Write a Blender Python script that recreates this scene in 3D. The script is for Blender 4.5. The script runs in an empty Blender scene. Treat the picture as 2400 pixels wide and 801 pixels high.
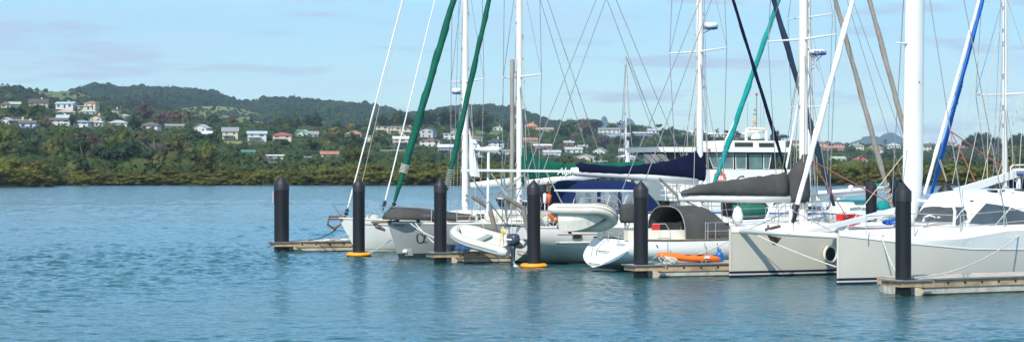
import bpy, math, random
import numpy as np
from mathutils import Vector, Matrix, Euler, noise
C = bpy.context.scene.collection
F = 5000.0      # focal length in photo pixels
H0 = 3.6        # camera height above the water
HY = 393.0      # horizon row
R = math.radians
rnd = random.Random(7)

def P(px, py, d):
    return Vector(((px-1200)/F*d, d, H0-(py-HY)/F*d))
def DW(py): return F*H0/(py-HY)
def lerp(a, b, t): return a+(b-a)*t
def interp(x, pts):
    if x <= pts[0][0]: return pts[0][1]
    for (a, b), (c, d) in zip(pts, pts[1:]):
        if x <= c: return b+(d-b)*(x-a)/(c-a)
    return pts[-1][1]

# ---------------------------------------------------------------- materials
def newmat(name):
    m = bpy.data.materials.new(name); m.use_nodes = True
    nt = m.node_tree; b = nt.nodes['Principled BSDF']
    return m, nt, b
def mat(name, col, rough=.5, var=.08, scale=2.5, metal=0, bump=0, bscale=20, spec=None, stretch=None, dirt=0, dirtcol=(.2,.16,.08)):
    m, nt, b = newmat(name)
    N = nt.nodes.new; L = nt.links.new
    tc = N('ShaderNodeTexCoord'); vec = tc.outputs['Object']
    if stretch:
        mp = N('ShaderNodeMapping'); mp.inputs['Scale'].default_value = stretch; L(vec, mp.inputs[0]); vec = mp.outputs[0]
    nz = N('ShaderNodeTexNoise'); nz.inputs['Scale'].default_value = scale; nz.inputs['Detail'].default_value = 5; L(vec, nz.inputs['Vector'])
    mr = N('ShaderNodeMapRange'); mr.inputs[1].default_value = .3; mr.inputs[2].default_value = .7
    mr.inputs[3].default_value = 1-var; mr.inputs[4].default_value = 1+var; L(nz.outputs[0], mr.inputs[0])
    mx = N('ShaderNodeVectorMath'); mx.operation = 'SCALE'; mx.inputs[0].default_value = col; L(mr.outputs[0], mx.inputs['Scale'])
    out = mx.outputs[0]
    if dirt:
        n2 = N('ShaderNodeTexNoise'); n2.inputs['Scale'].default_value = scale*1.7; n2.inputs['Detail'].default_value = 8
        mp2 = N('ShaderNodeMapping'); mp2.inputs['Scale'].default_value = (1.5, 1.5, .35); L(tc.outputs['Object'], mp2.inputs[0]); L(mp2.outputs[0], n2.inputs['Vector'])
        r2 = N('ShaderNodeMapRange'); r2.inputs[1].default_value = .52; r2.inputs[2].default_value = .75; r2.inputs[3].default_value = 0; r2.inputs[4].default_value = dirt; L(n2.outputs[0], r2.inputs[0])
        mm = N('ShaderNodeMix'); mm.data_type = 'RGBA'; L(r2.outputs[0], mm.inputs[0]); L(out, mm.inputs[6]); mm.inputs[7].default_value = (*dirtcol, 1); out = mm.outputs[2]
    L(out, b.inputs['Base Color'])
    b.inputs['Roughness'].default_value = rough; b.inputs['Metallic'].default_value = metal
    if spec is not None: b.inputs['Specular IOR Level'].default_value = spec
    if bump:
        n3 = N('ShaderNodeTexNoise'); n3.inputs['Scale'].default_value = bscale; n3.inputs['Detail'].default_value = 4; L(vec, n3.inputs['Vector'])
        bp = N('ShaderNodeBump'); bp.inputs['Strength'].default_value = bump; bp.inputs['Distance'].default_value = .05; L(n3.outputs[0], bp.inputs['Height']); L(bp.outputs[0], b.inputs['Normal'])
    return m
def hullmat(name, col, bands, rough=.22, dirt=.25):
    """topsides with painted horizontal bands at given heights, and waterline grime"""
    m = mat(name, col, rough, .035, .8, dirt=dirt*.5, dirtcol=(.33,.3,.2)); nt = m.node_tree; N = nt.nodes.new; L = nt.links.new
    b = nt.nodes['Principled BSDF']; src = b.inputs['Base Color'].links[0].from_socket
    tc = N('ShaderNodeTexCoord'); sp = N('ShaderNodeSeparateXYZ'); L(tc.outputs['Object'], sp.inputs[0]); z = sp.outputs[2]
    # grime rising from the waterline
    nz = N('ShaderNodeTexNoise'); nz.inputs['Scale'].default_value = 2.2; mp = N('ShaderNodeMapping'); mp.inputs['Scale'].default_value = (3, 3, .4); L(tc.outputs['Object'], mp.inputs[0]); L(mp.outputs[0], nz.inputs[0])
    ad = N('ShaderNodeMath'); ad.operation = 'MULTIPLY_ADD'; L(nz.outputs[0], ad.inputs[0]); ad.inputs[1].default_value = -.5; L(z, ad.inputs[2])
    g = N('ShaderNodeMapRange'); g.inputs[1].default_value = -.15; g.inputs[2].default_value = .25; g.inputs[3].default_value = dirt; g.inputs[4].default_value = 0; L(ad.outputs[0], g.inputs[0])
    mm = N('ShaderNodeMix'); mm.data_type = 'RGBA'; L(g.outputs[0], mm.inputs[0]); L(src, mm.inputs[6]); mm.inputs[7].default_value = (.33,.27,.13,1); out = mm.outputs[2]
    for z0, z1, c in bands:
        a = N('ShaderNodeMath'); a.operation = 'GREATER_THAN'; L(z, a.inputs[0]); a.inputs[1].default_value = z0
        c2 = N('ShaderNodeMath'); c2.operation = 'LESS_THAN'; L(z, c2.inputs[0]); c2.inputs[1].default_value = z1
        mu = N('ShaderNodeMath'); mu.operation = 'MULTIPLY'; L(a.outputs[0], mu.inputs[0]); L(c2.outputs[0], mu.inputs[1])
        k = N('ShaderNodeMix'); k.data_type = 'RGBA'; L(mu.outputs[0], k.inputs[0]); L(out, k.inputs[6]); k.inputs[7].default_value = (*c, 1); out = k.outputs[2]
    L(out, b.inputs['Base Color']); b.inputs['Coat Weight'].default_value = .3; b.inputs['Coat Roughness'].default_value = .1
    return m
def glassmat(name, col=(.02,.025,.03), rough=.05):
    m = mat(name, col, rough, .2, 1.2); return m
def leafmat(name, c1, c2, c3=None, scale=4.0, hv=.25):
    m, nt, b = newmat(name); N = nt.nodes.new; L = nt.links.new
    tc = N('ShaderNodeTexCoord'); nz = N('ShaderNodeTexNoise'); nz.inputs['Scale'].default_value = scale; nz.inputs['Detail'].default_value = 6
    L(tc.outputs['Object'], nz.inputs[0])
    cr = N('ShaderNodeValToRGB'); cr.color_ramp.elements[0].position = .36; cr.color_ramp.elements[0].color = (*c1, 1)
    cr.color_ramp.elements[1].position = .64; cr.color_ramp.elements[1].color = (*c2, 1)
    if c3:
        e = cr.color_ramp.elements.new(.74); e.color = (*c3, 1)
    L(nz.outputs[0], cr.inputs[0])
    oi = N('ShaderNodeObjectInfo'); hs = N('ShaderNodeHueSaturation')
    mr = N('ShaderNodeMapRange'); mr.inputs[3].default_value = 1-hv; mr.inputs[4].default_value = 1+hv*1.3; L(oi.outputs['Random'], mr.inputs[0]); L(mr.outputs[0], hs.inputs['Value'])
    wn = N('ShaderNodeTexWhiteNoise'); wn.noise_dimensions = '1D'; L(oi.outputs['Random'], wn.inputs['W'])
    m2 = N('ShaderNodeMapRange'); m2.inputs[3].default_value = .475; m2.inputs[4].default_value = .525; L(wn.outputs['Value'], m2.inputs[0]); L(m2.outputs[0], hs.inputs['Hue'])
    L(cr.outputs[0], hs.inputs['Color']); L(hs.outputs[0], b.inputs['Base Color'])
    b.inputs['Roughness'].default_value = .75; b.inputs['Specular IOR Level'].default_value = .15
    return m

# ---------------------------------------------------------------- mesh builder
class MB:
    def __init__(s): s.v = []; s.f = []; s.fm = []; s.m = 0; s.sm = []; s.smooth = False
    def add(s, vs, fs):
        o = len(s.v); s.v += [tuple(v) for v in vs]
        for f in fs: s.f.append([o+i for i in f]); s.fm.append(s.m); s.sm.append(s.smooth)
    def hexa(s, p):   # 8 points: bottom 4 ccw, top 4
        s.add(p, [(3,2,1,0),(4,5,6,7),(0,1,5,4),(1,2,6,5),(2,3,7,6),(3,0,4,7)])
    def box(s, c, size, ang=0, tilt=None):
        c = Vector(c); M = Matrix.Rotation(ang, 3, 'Z')
        if tilt is not None: M = M @ tilt
        a, b, h = size[0]/2, size[1]/2, size[2]/2
        s.hexa([c+M@Vector(q) for q in [(-a,-b,-h),(a,-b,-h),(a,b,-h),(-a,b,-h),(-a,-b,h),(a,-b,h),(a,b,h),(-a,b,h)]])
    def tube(s, pts, r, n=6, flat=1.0, updir=None, cap=True):
        pts = [Vector(p) for p in pts]; k = len(pts)
        rs = r if isinstance(r, (list, tuple)) else [r]*k
        t0 = (pts[1]-pts[0]).normalized()
        a = Vector(updir) if updir is not None else (Vector((0,0,1)) if abs(t0.z) < .9 else Vector((1,0,0)))
        a = (a - t0*a.dot(t0)).normalized(); rings = []
        for i in range(k):
            t = (pts[min(i+1,k-1)]-pts[max(i-1,0)]).normalized()
            a = (a - t*a.dot(t)).normalized(); b = t.cross(a)
            rings.append([pts[i]+(a*math.cos(w)*flat+b*math.sin(w))*rs[i] for w in [2*math.pi*j/n for j in range(n)]])
        s.loft(rings, cap)
    def loft(s, rings, cap=True, closed=True):
        n = len(rings[0]); vs = [v for rg in rings for v in rg]; fs = []
        for i in range(len(rings)-1):
            for j in range(n if closed else n-1):
                fs.append((i*n+j, i*n+(j+1)%n, (i+1)*n+(j+1)%n, (i+1)*n+j))
        if cap and closed:
            fs.append(tuple(reversed(range(n)))); fs.append(tuple((len(rings)-1)*n+j for j in range(n)))
        s.add(vs, fs)
    def lathe(s, base, prof, n=16, axis=(0,0,1)):
        base = Vector(base); ax = Vector(axis).normalized()
        a = Vector((1,0,0)) if abs(ax.x) < .9 else Vector((0,1,0)); a = (a-ax*a.dot(ax)).normalized(); b = ax.cross(a)
        s.loft([[base+ax*z+(a*math.cos(w)+b*math.sin(w))*max(r,.0005) for w in [2*math.pi*j/n for j in range(n)]] for r, z in prof])
    def torus(s, c, R_, r, ax=(0,0,1), n=28, m=8, sq=1):
        c = Vector(c); ax = Vector(ax).normalized(); a = Vector((1,0,0)) if abs(ax.x) < .8 else Vector((0,1,0)); a = (a-ax*a.dot(ax)).normalized(); b = ax.cross(a)
        vs = []; fs = []
        for i in range(n):
            w = 2*math.pi*i/n; d = a*math.cos(w)+b*math.sin(w)
            for j in range(m):
                q = 2*math.pi*j/m; vs.append(c+d*(R_+r*math.cos(q))+ax*r*sq*math.sin(q))
        for i in range(n):
            for j in range(m): fs.append((i*m+j, ((i+1)%n)*m+j, ((i+1)%n)*m+(j+1)%m, i*m+(j+1)%m))
        s.add(vs, fs)
    def slab(s, poly, ext):   # polygon (list of Vector) extruded by vector ext
        ext = Vector(ext); n = len(poly); vs = list(poly)+[Vector(p)+ext for p in poly]
        s.add(vs, [tuple(reversed(range(n))), tuple(n+i for i in range(n))]+[(i,(i+1)%n,n+(i+1)%n,n+i) for i in range(n)])
    def build(s, name, mats, parent=None, smooth=None, grand=None):
        me = bpy.data.meshes.new(name)
        o = Vector((0,0,0))
        root = parent
        while root is not None and root.parent is not None: root = root.parent
        if root is not None: o = root.location
        me.from_pydata([(v[0]-o.x, v[1]-o.y, v[2]-o.z) for v in s.v], [], s.f)
        if not isinstance(mats, (list, tuple)): mats = [mats]
        for m in mats: me.materials.append(m)
        me.polygons.foreach_set('material_index', s.fm)
        me.polygons.foreach_set('use_smooth', [True]*len(s.f) if smooth else (s.sm if smooth is None else [False]*len(s.f)))
        me.validate(); me.update()
        ob = bpy.data.objects.new(name, me); C.objects.link(ob)
        if parent is not None: ob.parent = parent
        if smooth:
            try: me.set_sharp_from_angle(angle=R(40))
            except Exception: pass
        return ob
def tag(o, label=None, cat=None, group=None, kind=None):
    if label: o['label'] = label
    if cat: o['category'] = cat
    if group: o['group'] = group
    if kind: o['kind'] = kind
    return o
def empty(name, loc, label=None, cat=None, group=None):
    o = bpy.data.objects.new(name, None); C.objects.link(o); o.location = loc; o.empty_display_size = .3
    return tag(o, label, cat, group)
def one(name, mats, label, cat, build, smooth=False, group=None, loc=None):
    """thing made of one mesh"""
    b = MB(); build(b); vs = np.array(b.v); c = Vector((vs[:,0].mean(), vs[:,1].mean(), vs[:,2].min())) if loc is None else Vector(loc)
    b.v = [(v[0]-c.x, v[1]-c.y, v[2]-c.z) for v in b.v]
    o = b.build(name, mats, None, smooth); o.location = c; return tag(o, label, cat, group)
def text(name, s, size, org, xd, yd, m, parent, shear=0, ext=.004, bold=0):
    cu = bpy.data.curves.new(name, 'FONT'); cu.body = s; cu.size = size; cu.extrude = ext; cu.shear = shear; cu.offset = bold
    cu.resolution_u = 4
    t = bpy.data.objects.new(name, cu); C.objects.link(t)
    dg = bpy.context.evaluated_depsgraph_get(); me = bpy.data.meshes.new_from_object(t.evaluated_get(dg))
    bpy.data.objects.remove(t)
    xd = Vector(xd).normalized(); yd = Vector(yd).normalized(); zd = xd.cross(yd)
    root = parent
    while root.parent is not None: root = root.parent
    for v in me.vertices:
        v.co = Vector(org)-root.location+xd*v.co.x+yd*v.co.y+zd*v.co.z
    me.materials.clear(); me.materials.append(m)
    ob = bpy.data.objects.new(name, me); C.objects.link(ob); ob.parent = parent; return ob
def sag(a, b, s, n=10):
    a = Vector(a); b = Vector(b)
    return [a.lerp(b, i/n)-Vector((0,0,4*s*(i/n)*(1-i/n))) for i in range(n+1)]

# ---------------------------------------------------------------- palette
WHITE = mat('white_gelcoat', (.71,.70,.67), .25, .03, 1.5, dirt=.12, dirtcol=(.5,.45,.35))
WHITE2 = mat('white_paint', (.70,.69,.66), .4, .04, 2)
CREAM = mat('cream_gelcoat', (.66,.62,.52), .4, .06, 2, dirt=.3, dirtcol=(.35,.28,.18))
ALU = mat('mast_paint', (.68,.66,.62), .35, .05, 1.2, dirt=.3, dirtcol=(.4,.35,.27), stretch=(1,1,.3))
STEEL = mat('stainless_steel', (.62,.60,.56), .25, .1, 3, metal=.8)
WIRE = mat('rigging_wire', (.23,.23,.24), .5, .1, .7)
WIREL = mat('pale_rigging_rope', (.5,.46,.36), .7, .1, .7)
REDROPE = mat('faded_red_rope', (.45,.13,.12), .8, .15, 4)
ROPE = mat('white_mooring_rope', (.62,.59,.5), .8, .15, 12, bump=.5, bscale=60)
DROPE = mat('dark_rope', (.03,.03,.035), .8, .1, 8)
BLACKP = mat('black_pile_sleeve', (.009,.009,.012), .5, .3, .9, bump=.15, bscale=3, stretch=(1,1,.25), dirt=.45, dirtcol=(.035,.034,.034), spec=.3)
CONE = mat('pile_cap_plastic', (.012,.012,.015), .5, .2, 3)
ORANGE = mat('orange_float', (.85,.30,.01), .5, .07, 3)
GREEN = mat('green_canvas', (.004,.085,.055), .8, .25, 1.8, bump=.6, bscale=4, spec=.2)
TEAL = mat('teal_canvas', (.005,.22,.21), .8, .2, 3, bump=.6, bscale=8, spec=.2)
NAVY = mat('navy_canvas', (.0025,.006,.026), .9, .25, 2, bump=.8, bscale=3, spec=.15)
BLUE = mat('blue_canvas', (.004,.016,.07), .9, .2, 1.5, bump=.5, bscale=2.5, spec=.2)
BRIGHTB = mat('bright_blue_sailcloth', (.004,.09,.36), .75, .15, 3, bump=.4, bscale=8)
GREY = mat('dark_grey_canvas', (.062,.062,.06), .9, .14, 1.2, bump=.9, bscale=2.2, spec=.1, dirt=.25, dirtcol=(.11,.11,.10))
GREYL = mat('grey_brown_sail_sleeve', (.25,.225,.2), .85, .15, 1.5, bump=.4, bscale=5)
SAILW = mat('white_sailcloth', (.72,.72,.70), .7, .05, 3, bump=.3, bscale=6)
HYP = mat('white_inflatable_fabric', (.60,.57,.49), .5, .06, 3, dirt=.35, dirtcol=(.5,.42,.26))
HYG = mat('pale_grey_inflatable_fabric', (.47,.47,.44), .55, .05, 3)
LGREY = mat('light_grey_rubber', (.27,.31,.31), .6, .06, 3)
BLK = mat('black_rubber', (.012,.012,.013), .5, .1, 3)
DKM = mat('outboard_grey', (.035,.05,.075), .3, .1, 3)
NAVYP = mat('navy_paint', (.008,.014,.04), .3, .1, 2)
GLASS = glassmat('dark_window_glass')
GLASSC = mat('cabin_window_glass', (.05,.052,.058), .04, .35, .9, spec=.8)
PANE = mat('greenish_glass', (.10,.17,.17), .05, .3, 1.5)
CLEARV = mat('clear_vinyl_window', (.20,.24,.27), .15, .5, 3, bump=.5, bscale=4)
TEAK = mat('weathered_teak', (.16,.12,.085), .7, .25, 8, stretch=(1,1,1))
WOOD = mat('dock_timber', (.37,.26,.15), .75, .3, 2.2, bump=.4, bscale=14, dirt=.6, dirtcol=(.12,.09,.06))
DECKT = mat('dock_deck_timber', (.42,.38,.31), .8, .2, 3, bump=.4, bscale=12, dirt=.35, dirtcol=(.2,.17,.12))
RUBST = mat('dock_rubber_strip', (.16,.17,.19), .6, .15, 5)
CONC = mat('dock_float_concrete', (.40,.385,.33), .85, .16, 2.5, bump=.4, bscale=10, dirt=.7, dirtcol=(.2,.18,.13))
ALGAE = mat('waterline_algae', (.035,.035,.015), .8, .3, 5)
BOLT = mat('dark_bolt', (.03,.027,.025), .5, .1, 5, metal=.5)
RUST = mat('rusty_steel', (.13,.07,.045), .8, .4, 6)
ORINGM = mat('orange_lifebuoy_plastic', (.62,.13,.035), .6, .1, 4)
YEL = mat('yellow_cloth', (.8,.45,.02), .7, .1, 4)
REDM = mat('red_plastic', (.5,.02,.02), .5, .1, 4)
KAY = mat('orange_kayak_plastic', (.82,.16,.012), .35, .1, 1.2)
BLUEP = mat('blue_plastic', (.01,.11,.42), .5, .1, 4)
SKYB = mat('radar_blue', (.01,.05,.25), .4, .05, 4)
LETTER = mat('dark_lettering', (.02,.018,.02), .5, .05, 4)
LETTERW = mat('white_lettering', (.72,.74,.68), .6, .04, 4)
GREYPAD = mat('grey_bow_pad', (.30,.31,.31), .6, .05, 4)
DAV = mat('weathered_davit_wood', (.2,.18,.155), .75, .25, 5)
SOLAR = mat('solar_panel_edge', (.7,.7,.68), .4, .05, 4)
HAZE = 8.5e-5; SAT = 1.0; T0 = (.50,.665,.77); T1 = (1.02,1.56,1.80); T2 = (1.0,1.0,.86); SKYS = .1485; SUNE = 4.2; EXPO = .45
CLOUDS = [((8,8,55),.44,.68,(2.05,2.6,3.0),.6,(3.1,0,0)), ((13,13,95),.53,.67,(1.72,2.0,2.4),.85,(7.7,2,0))]
# ---------------------------------------------------------------- marina
class Frame:
    """a boat's own axes: s forward/right along the berth, o towards the camera side, z up"""
    def __init__(s, px, d, ang):
        s.a = R(ang); s.u = Vector((math.cos(s.a), math.sin(s.a), 0)); s.n = Vector((math.sin(s.a), -math.cos(s.a), 0))
        s.O = Vector(((px-1200)/F*d, d, 0))
    def w(s, a, o, z): return s.O+s.u*a+s.n*o+Vector((0,0,z))
    def s_at(s, px, off=0):
        q = (px-1200)/F; O = s.O+s.n*off
        return (q*O.y-O.x)/(s.u.x-q*s.u.y)
    def p(s, px, py, off=0):
        k = s.s_at(px, off); v = s.O+s.n*off+s.u*k; v.z = H0-(py-HY)/F*v.y; return v
    def z_at(s, px, py, off=0): return s.p(px, py, off).z

class Hull:
    def __init__(h, fr, L, B, bow, sheer, rake=1.0, stern=.75, trake=0.0, zk=-.6, p=2.6, full=2.2, zkst=.0, bowz=-.3):
        h.fr=fr; h.L=L; h.B=B; h.bow=bow; h.sheer=sheer; h.rake=rake; h.stern=stern; h.trake=trake; h.zk=zk; h.p=p; h.full=full; h.zkst=zkst; h.bowz=bowz
    # t: 0 bow, 1 stern
    def hb(h, t):
        m = .58
        if t < m: return h.B/2*(1-(1-t/m)**h.full)
        return h.B/2*(1-(1-h.stern)*((t-m)/(1-m))**2)
    def zs(h, t): return interp(t, h.sheer)
    def keel(h, t):
        if t < .25: return lerp(h.bowz, h.zk, (t/.25)**.7)
        if t < .6: return h.zk
        return lerp(h.zk, h.zkst, ((t-.6)/.4)**1.6)
    def spos(h, t, v):
        a = t*h.L + h.rake*v*max(0, 1-t*4)**1.5
        a -= h.trake*(1-v)*max(0, (t-.85)/.15)**1
        return a if h.bow == 'L' else h.L-a
    def pt(h, t, v, side):
        zs = h.zs(t); zk = h.keel(t); z = zs-(zs-zk)*v
        pw = lerp(1.25, h.p, min(1, t/.35)); pw = lerp(pw, getattr(h, 'pst', h.p), max(0, (t-.7)/.3)) if t > .7 else pw; y = h.hb(t)*(1-v**pw)*(1 + 0*v)
        return h.fr.w(h.spos(t, v), side*y, z)
    def deck(h, t, f=0, dz=0):   # f -1..1 towards camera side
        return h.fr.w(h.spos(t, 0), f*h.hb(t), h.zs(t)+.06*(1-f*f)+dz)
    def t_of_px(h, px):
        k = h.fr.s_at(px); return (k/h.L) if h.bow == 'L' else 1-k/h.L
    def side_at(h, t, z, side=1, out=0):
        zs = h.zs(t); zk = h.keel(t); v = (zs-z)/(zs-zk); q = h.pt(t, max(0, v), side); return q+h.fr.n*side*out
    def build(h, root, m, mdeck, rail=None, name='hull', deckname='deck'):
        nt, nv = 36, 14; b = MB(); b.smooth = True
        for side in (1, -1):
            rg = []
            for i in range(nt+1):
                t = (i/nt)**1.3 if True else i/nt
                rg.append([h.pt(t, j/nv, side) for j in range(nv+1)])
            b.loft(rg, closed=False)
        b.smooth = False
        # transom
        rr = [h.pt(1, j/nv, 1) for j in range(nv+1)]+[h.pt(1, j/nv, -1) for j in range(nv-1, -1, -1)]
        b.add(rr, [tuple(range(len(rr)))])
        hu = b.build(name, m, root)
        try: hu.data.set_sharp_from_angle(angle=R(50))
        except Exception: pass
        b = MB(); b.smooth = True
        rg = []
        for i in range(nt+1):
            t = (i/nt)**1.3
            rg.append([h.deck(t, f*.995, -.005) for f in (-1, -.5, 0, .5, 1)])
        b.loft(rg, closed=False); b.build(deckname, mdeck, root)
        if rail:
            for side in (1, -1):
                b = MB(); b.tube([h.deck((i/30)**1.2, side, .015) for i in range(31)], .035, 5); b.build('toe_rail', rail, root)
        return hu
    def strake(h, root, t0, t1, z, r, m, name='rubbing_strake', n=20, dz=None):
        b = MB(); pts = []
        for i in range(n+1):
            t = lerp(t0, t1, i/n); zz = z if dz is None else h.zs(t)-dz
            pts.append(h.side_at(t, zz, 1, .004))
        b.tube(pts, r, 5); return b.build(name, m, root)

def coachroof(root, h, t0, t1, wf, hh, m, wm=None, nwin=3, name='coachroof'):
    b = MB(); b.smooth = False; rg = []; n = 10
    for i in range(n+1):
        t = lerp(t0, t1, i/n); k = min(1, (i/n)*4, ) if True else 1
        hz = hh*min(1, .15+(i/n)*3.2)
        w = min(wf, h.hb(t)*.72)
        c = h.deck(t, 0, 0); z0 = -.05
        f = lambda o, z: h.fr.w(h.spos(t, 0), o, h.zs(t)+z)
        rg.append([f(-w, z0), f(-w*.9, hz*.85), f(-w*.6, hz), f(0, hz*1.08), f(w*.6, hz), f(w*.9, hz*.85), f(w, z0)])
    b.loft(rg, cap=True, closed=True); o = b.build(name, m, root, smooth=False)
    if wm:
        for k in range(nwin):
            ta = lerp(t0, t1, .3+.62*k/nwin); tb = lerp(t0, t1, .3+.62*(k+.7)/nwin)
            bb = MB(); qs = []
            for t, zf in ((ta,.25),(tb,.25),(tb,.7),(ta,.7)):
                w = min(wf, h.hb(t)*.72); qs.append(h.fr.w(h.spos(t, 0), w*(1-.1*zf/.85)+.012, h.zs(t)+hh*zf))
            bb.slab(qs, h.fr.n*-.02); bb.build('window', wm, o)
    return o

def wire(root, pts, r=.011, m=None, name='shroud', n=4):
    b = MB(); b.tube(pts, r*1.35, n); return b.build(name, m or WIRE, root)

def rig(root, h, fr, mpx, ztop, w, spr, m=ALU, side_w=1.8, t_back=1.0, zfoot=None, fore=None, halyards=3, chord=1.25, taper=.6):
    w *= .78
    """mast with spreaders, shrouds and backstays; returns function giving mast point at height"""
    sm = fr.s_at(mpx); tm = h.t_of_px(mpx); zf = h.zs(tm) if zfoot is None else zfoot
    b = MB(); pts = [fr.w(sm, 0, lerp(zf, ztop, i/8)) for i in range(9)]
    b.tube(pts, [w/2]*5+[w/2*.97, w/2*.92, w/2*.85, w/2*taper], 14, flat=chord, updir=fr.u); mast = b.build('mast', m, root, smooth=True)
    b = MB()
    for k in range(12):      # steps, cleats and tangs up the mast
        z = lerp(zf+.8, min(ztop, 11), k/12)+rnd.uniform(-.2,.2); b = MB(); b.box(fr.w(sm-(w*.5*chord+.02)*rnd.choice((1,1,-1)), .03*rnd.choice((-1,1)), z), (.06,.05,rnd.choice((.08,.14,.2))), fr.a); b.build('mast_fitting', STEEL, mast)
    b = MB()
    for z in (zf+.9, zf+1.1): b.lathe(fr.w(sm, w/2, z), [(.06,0),(.05,.05),(.07,.1),(.0,.11)], 8, axis=fr.n)
    b.build('mast_winch', STEEL, mast)
    tips = {1: [], -1: []}
    for z, wd, sw in spr:
        for side in (1, -1):
            q = fr.w(sm+sw, side*wd, z+.04); b = MB(); b.tube([fr.w(sm, 0, z), q], [.045, .028], 6); b.build('spreader', m, mast); tips[side].append(q)
    hb = h.hb(tm)*.93
    for side in (1, -1):
        ch = h.deck(tm, .93*side, 0)
        wire(root, [ch]+tips[side]+[fr.w(sm, 0, ztop)], .011, None, 'shroud')
        for dd in (.35, -.35):
            z1 = spr[0][0]-.1; c2 = h.deck(tm, .9*side, 0)+fr.u*dd; wire(root, [c2, fr.w(sm, 0, z1)], .009, None, 'shroud')
        if len(spr) > 0: wire(root, [tips[side][0], fr.w(sm, 0, spr[1][0] if len(spr) > 1 else lerp(spr[0][0], ztop, .55))], .008, None, 'shroud')
    for side in (1, -1):
        wire(root, [h.deck(t_back, .5*side, .1), fr.w(sm, 0, ztop)], .011, None, 'backstay')
    bow = 1 if h.bow == 'R' else -1
    for k in range(halyards):
        o = rnd.uniform(-.1,.1); zz = lerp(9, ztop, rnd.random())
        wire(root, [fr.w(sm+rnd.uniform(.15,.5)*bow*(-1 if k % 2 else 1), o*4, zf+rnd.uniform(.1,.6)), fr.w(sm+.05*bow, o, zz)], .008, WIREL if k % 2 else WIRE, 'halyard')
    return mast, (lambda z: fr.w(sm, 0, z)), sm

def wrapped(root, name, a, b_, r, m, twist=7, amp=.12, n=90, wraps=None, wm=None, rend=.5):
    """sail rolled around a stay, sheet or lashings wound round it"""
    a = Vector(a); b_ = Vector(b_); b = MB(); pts = []; rs = []
    for i in range(n+1):
        f = i/n; pts.append(a.lerp(b_, f)); rs.append(r*(1+amp*math.sin(f*twist*9.1)*.5+amp*.5*math.sin(f*37+1))*(rend+(1-rend)*min(1, f*9))*(1-.35*f))
    b.tube(pts, rs, 12)
    d0 = (b_-a).normalized(); Ltot = (b_-a).length
    for q in range(n+1):        # spiral edge of the rolled cloth
        for j in range(12):
            v = Vector(b.v[q*12+j]); c0 = pts[q]; dv = v-c0; ang = 2*math.pi*j/12; ph = (ang/(2*math.pi)+q/n*Ltot*.55) % 1
            b.v[q*12+j] = tuple(c0+dv*(.90+.24*ph))
    o = b.build(name, m, root, smooth=False)
    o.data.polygons.foreach_set('use_smooth', [True]*len(o.data.polygons)); o.data.set_sharp_from_angle(angle=R(75))
    if wraps:
        for f0, f1, turns in wraps:
            bb = MB(); q = []; d = (b_-a).normalized(); x = d.cross(Vector((0,1,0))).normalized(); y = d.cross(x); N = max(12, int(turns*10))
            for i in range(N+1):
                f = lerp(f0, f1, i/N); w = 2*math.pi*turns*i/N; q.append(a.lerp(b_, f)+(x*math.cos(w)+y*math.sin(w))*(r*1.08))
            bb.tube(q, .014, 4); bb.build('lashing', wm or ROPE, o)
    return o

def radome(root, c, r, hgt, bracket_to=None, lettered=None, fr=None):
    b = MB(); b.smooth = True
    b.lathe(c, [(r*.55,0),(r*.9,hgt*.05),(r,hgt*.3)], 20); b.m = 1
    b.lathe(Vector(c)+Vector((0,0,.001)), [(r*1.0,hgt*.3),(r*.99,hgt*.7),(r*.9,hgt*.93),(r*.5,hgt),(0.01,hgt*1.01)], 20)
    o = b.build('radome', [SKYB, WHITE], root)
    if bracket_to is not None:
        bb = MB(); bb.tube([Vector(c)+Vector((0,0,.02)), bracket_to], .03, 5); bb.tube([Vector(c)+Vector((0,0,.0)), Vector(bracket_to)-Vector((0,0,.25))], .02, 5); bb.build('radar_bracket', STEEL, root)
    if lettered: text('radome_lettering', lettered, hgt*.52, Vector(c)+Vector((-r*.62, -r*.99-.012, hgt*.38)), (1,.0,0), (0,0,1), SKYB, o, bold=.004)
    return o

def lifelines(root, h, t0, t1, n, side=1, hgt=.62, mats=None, bowpul=False):
    tops = []; mids = []
    for i in range(n+1):
        t = lerp(t0, t1, i/n); q = h.deck(t, .95*side, 0); q2 = q+Vector((0,0,hgt))
        b = MB(); b.tube([q, q2], .014, 5); b.build('stanchion', STEEL, root); tops.append(q2-Vector((0,0,.02))); mids.append(q+Vector((0,0,hgt*.5)))
    for q in (tops, mids): wire(root, q, .007, STEEL, 'lifeline')
def pulpit(root, h, t=.0, ln=1.1, hgt=.62):
    fr = h.fr; sg = 1 if h.bow == 'L' else -1; dt = ln/h.L
    b = MB()
    top = [h.deck(.02+dt*1.5, -.95, 0)]+[h.deck(.02+dt, -.95, hgt), h.deck(.02, -.8, hgt)]
    nose = fr.w(h.spos(0, 0)-sg*.28, 0, h.zs(0)+hgt); 
    top += [nose+fr.n*-.12, nose+fr.n*.12, h.deck(.02, .8, hgt), h.deck(.02+dt, .95, hgt), h.deck(.02+dt*1.5, .95, 0)]
    b.tube(top, .017, 6)
    for sd in (-1, 1):
        b.tube([h.deck(.015, .75*sd, 0), nose+fr.n*.12*sd-Vector((0,0,.02))], .015, 5)
        b.tube([h.deck(.02+dt, .95*sd, 0), h.deck(.02+dt, .95*sd, hgt)], .015, 5)
        b.tube([h.deck(.02+dt, .95*sd, hgt*.5), fr.w(h.spos(0,0)-sg*.12, .1*sd, h.zs(0)+hgt*.5)], .012, 5)
    return b.build('pulpit', STEEL, root, smooth=True)
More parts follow.
